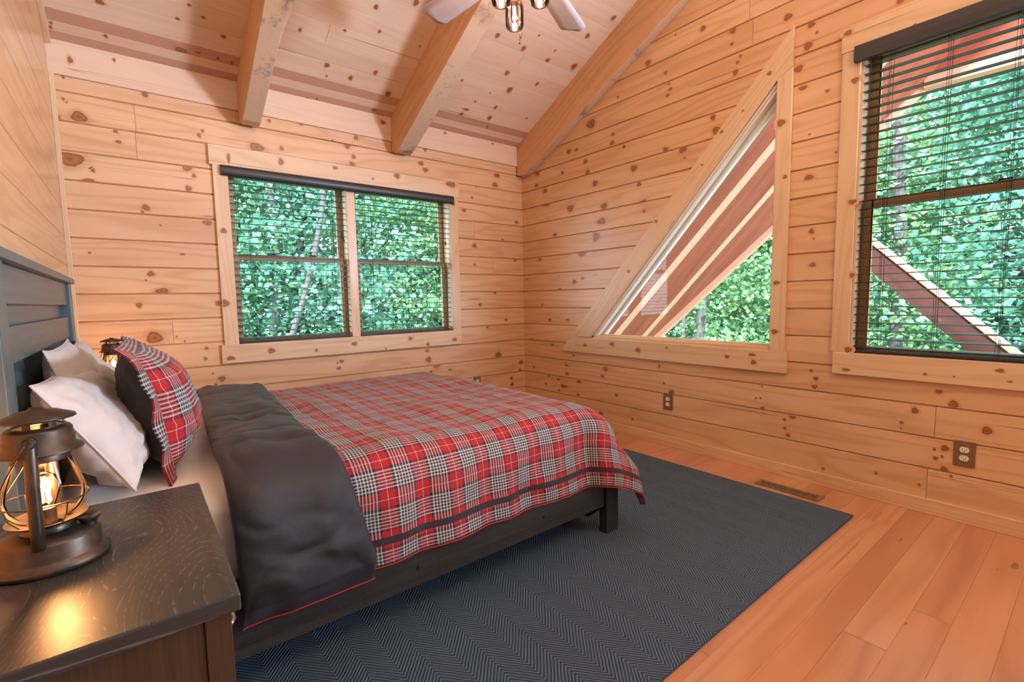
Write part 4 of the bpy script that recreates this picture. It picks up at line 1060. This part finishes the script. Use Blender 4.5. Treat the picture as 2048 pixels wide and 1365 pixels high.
M_brace = grained('dark_red_timber', (.10, .03, .028), (.15, .05, .04), .6, s=(2, 12))
# diagonal member of the porch truss
mb = MB(); a = Vector((1.8, -1.2, 2.53)); b = Vector((1.8, -3.7, .0)); t = (b-a).normalized(); nn = Vector((0, t.z, -t.y)).normalized()
def bar(a, b, h0, h1, x0, x1, mi=0):
    c = [a+nn*h0, b+nn*h0, b+nn*h1, a+nn*h1]; L = [Vector((x0, q.y, q.z)) for q in c]; R_ = [Vector((x1, q.y, q.z)) for q in c]
    mb.poly(L, [(0, 0), (3, 0), (3, .2), (0, .2)], .4, mi); mb.poly(R_[::-1], None, .4, mi)
    for i in range(4): j = (i+1) % 4; mb.poly([L[j], L[i], R_[i], R_[j]], None, .4, mi)
sgn = 1 if nn.z < 0 else -1
a = Vector((1.8, -2.22, 1.49)); b = Vector((1.8, -3.7, .0)); 
bar(a, b, 0, .155*sgn, 1.8, 1.92, 0); bar(a, b, -.028*sgn, 0, 1.79, 1.94, 1)
tag(mb.build('truss_brace', [M_brace, M_raf]), 'dark diagonal timber brace seen through the blind of the right-hand window', 'beam')

# ------------------------------------------------------------------ outside: forest
M_bk = grained('tree_bark', (.05, .04, .04), (.14, .115, .11), .9, s=(6, 20), bs=.6)
def leafmat(name, c0, c1):
    m, nt, b = mat(name); at = N(nt, 'ShaderNodeAttribute', attribute_name='bid').outputs['Fac']
    nt.links.new(ramp(nt, at, [(0, c0), (1, c1)]), b.inputs['Base Color']); b.inputs['Roughness'].default_value = .6
    tr = N(nt, 'ShaderNodeBsdfTranslucent'); nt.links.new(ramp(nt, at, [(0, c0), (1, c1)]), tr.inputs[0]); mx = N(nt, 'ShaderNodeMixShader'); mx.inputs[0].default_value = .4
    out = nt.nodes['Material Output']; nt.links.new(b.outputs[0], mx.inputs[1]); nt.links.new(tr.outputs[0], mx.inputs[2]); nt.links.new(mx.outputs[0], out.inputs[0]); return m
M_leaf = [leafmat('leaf_green', (.02, .11, .04), (.28, .54, .29)), leafmat('leaf_bluegreen', (.02, .10, .06), (.25, .52, .37)), leafmat('leaf_yellowgreen', (.05, .16, .05), (.42, .62, .29))]
def crown(seed, n, R_, Hc, z0, ls):
    rnd = random.Random(seed); mb = MB(); cl = []
    for i in range(int(n/60)):
        t = rnd.random(); z = z0+Hc*t; rr = R_*math.sqrt(rnd.random())*(math.sin(PI*min(1, .15+.8*t))**.6); a = rnd.random()*2*PI; cl.append(Vector((rr*math.cos(a), rr*math.sin(a), z)))
    for c in cl:
        b0 = rnd.random()
        for k in range(60):
            p = c+Vector((rnd.gauss(0, .33), rnd.gauss(0, .33), rnd.gauss(0, .085)))
            d = Vector((rnd.gauss(0, 1), rnd.gauss(0, 1), rnd.gauss(-.2, .5))).normalized(); s = d.orthogonal().normalized(); s = (Matrix.Rotation(rnd.random()*6.28, 3, d) @ s)*.42
            l = ls*rnd.uniform(.6, 1.3)
            mb.poly([p, p+(d*.45+s)*l, p+d*l, p+(d*.45-s)*l], [(0, 0)]*4, min(1, max(0, b0*.7+rnd.random()*.4)))
    return mb
def trunk(seed, h, r):
    rnd = random.Random(seed); mb = MB(); pts = []; x = y = 0
    for i in range(10): pts.append((x, y, h*i/9)); x += rnd.gauss(0, .07); y += rnd.gauss(0, .07)
    mb.tube(pts, [r*(1-.7*i/9) for i in range(10)], 10)
    for i in range(9):
        z = h*rnd.uniform(.25, .95); a = rnd.random()*6.28; q = Vector(pts[min(9, int(z/h*9))]); q.z = z; L = rnd.uniform(.8, 1.8)
        e = q+Vector((math.cos(a)*L, math.sin(a)*L, L*.5)); mb.tube([q, q.lerp(e, .5)+Vector((0, 0, .1)), e], [r*.3, r*.2, r*.08], 6)
    return mb
crowns = []; trunks = []
for k in range(3):
    crowns.append(crown(40+k, 33000, 2.3, 7.5, .9, .085))
    trunks.append(trunk(60+k, 8.5, .16))
GZ = -3.4
protos = []
def tree(k, x, y, s, rz, label, mi=None):
    if len(protos) <= k:
        o = empty('forest_tree', (0, 0, 0), label, 'tree', 'trees outside the windows')
        crowns[k].build('foliage', M_leaf[k], o, local=True, merge=False); trunks[k].build('trunk', M_bk, o, smooth=True, local=True); protos.append(o)
    else: o = copy_tree(protos[k]); o['label'] = label
    o.location = (x, y, GZ); o.rotation_euler = (0, 0, rz); o.scale = (s, s, s); return o
spots = [(0, -2.5, 5.0, .95), (1, -.4, 5.4, 1.0), (2, 2.0, 4.6, .95), (1, -4.2, 7.6, 1.1), (2, -1.6, 8.6, 1.2), (0, 1.3, 8.2, 1.2), (1, 4.6, 5.2, 1.05), (0, 6.2, 2.2, 1.0), (2, 5.6, -.4, .9),
         (1, 6.6, -2.9, 1.0), (0, 6.8, -5.8, 1.05), (2, 8.8, .2, 1.3), (1, 9.4, 4.2, 1.3), (2, 4.6, 9.0, 1.3), (0, 9.6, -3.6, 1.3), (2, 10.2, -7.4, 1.3), (1, -4.8, 11.6, 1.35), (0, 7.4, 7.6, 1.3)]
rnd = random.Random(2)
desc = ['green leafy tree %s', 'blue-green leafy tree %s', 'yellow-green leafy tree %s']
for k, (ty, x, y, s) in enumerate(spots): tree(ty, x, y, s, rnd.random()*6.28, desc[ty] % (('in the row nearest ' if (y < 6 and x < 3) or (x < 7 and y < 4.5) else 'in the row behind the nearest trees beyond ')+('the double window' if x < 3.1 and y > 4 else 'the right-hand window' if y < -2 else 'the triangular window')))
for ax, val, top, bot, r, lab in ((1, 3.4, (662, 330), (578, 690), .045, 'slim leaning pinkish tree trunk outside the left blind of the double window'),
                                  (1, 4.6, (545, 300), (548, 690), .07, 'dark upright tree trunk outside the left blind of the double window'),
                                  (0, 3.9, (1404, 560), (1392, 690), .085, 'pale grey thick tree trunk outside the triangular window'), (0, 3.8, (1363, 600), (1361, 690), .04, 'thin tree trunk outside the triangular window'),
                                  (0, 5.0, (1800, 420), (1785, 700), .10, 'pale tree trunk nearest the left edge of the right-hand window')):
    P1 = px_on(ax, val, *top)[0]; P0 = px_on(ax, val, *bot)[0]; d = (P1-P0); d = d/d.z
    base = P0+d*(GZ-P0.z)
    mb = MB(); mb.tube([base+d*9*t+Vector((.06*math.sin(t*14), .05*math.sin(t*11), 0)) for t in [i/16 for i in range(17)]], [r*(1-.3*i/16) for i in range(17)], 12); tag(mb.build('tree_trunk', M_bk, None, smooth=True), lab, 'tree')
mb = MB()
def gf(u, v): x = -20+50*u; y = -20+45*v; return (x, y, GZ-.2+.25*noise.noise(Vector((x*.2, y*.2, 0))))
mb.grid(gf, 30, 30); M_gr = plain('forest_floor', (.07, .12, .04), .95)
tag(mb.build('forest_ground', M_gr, None, smooth=True), kind='structure')
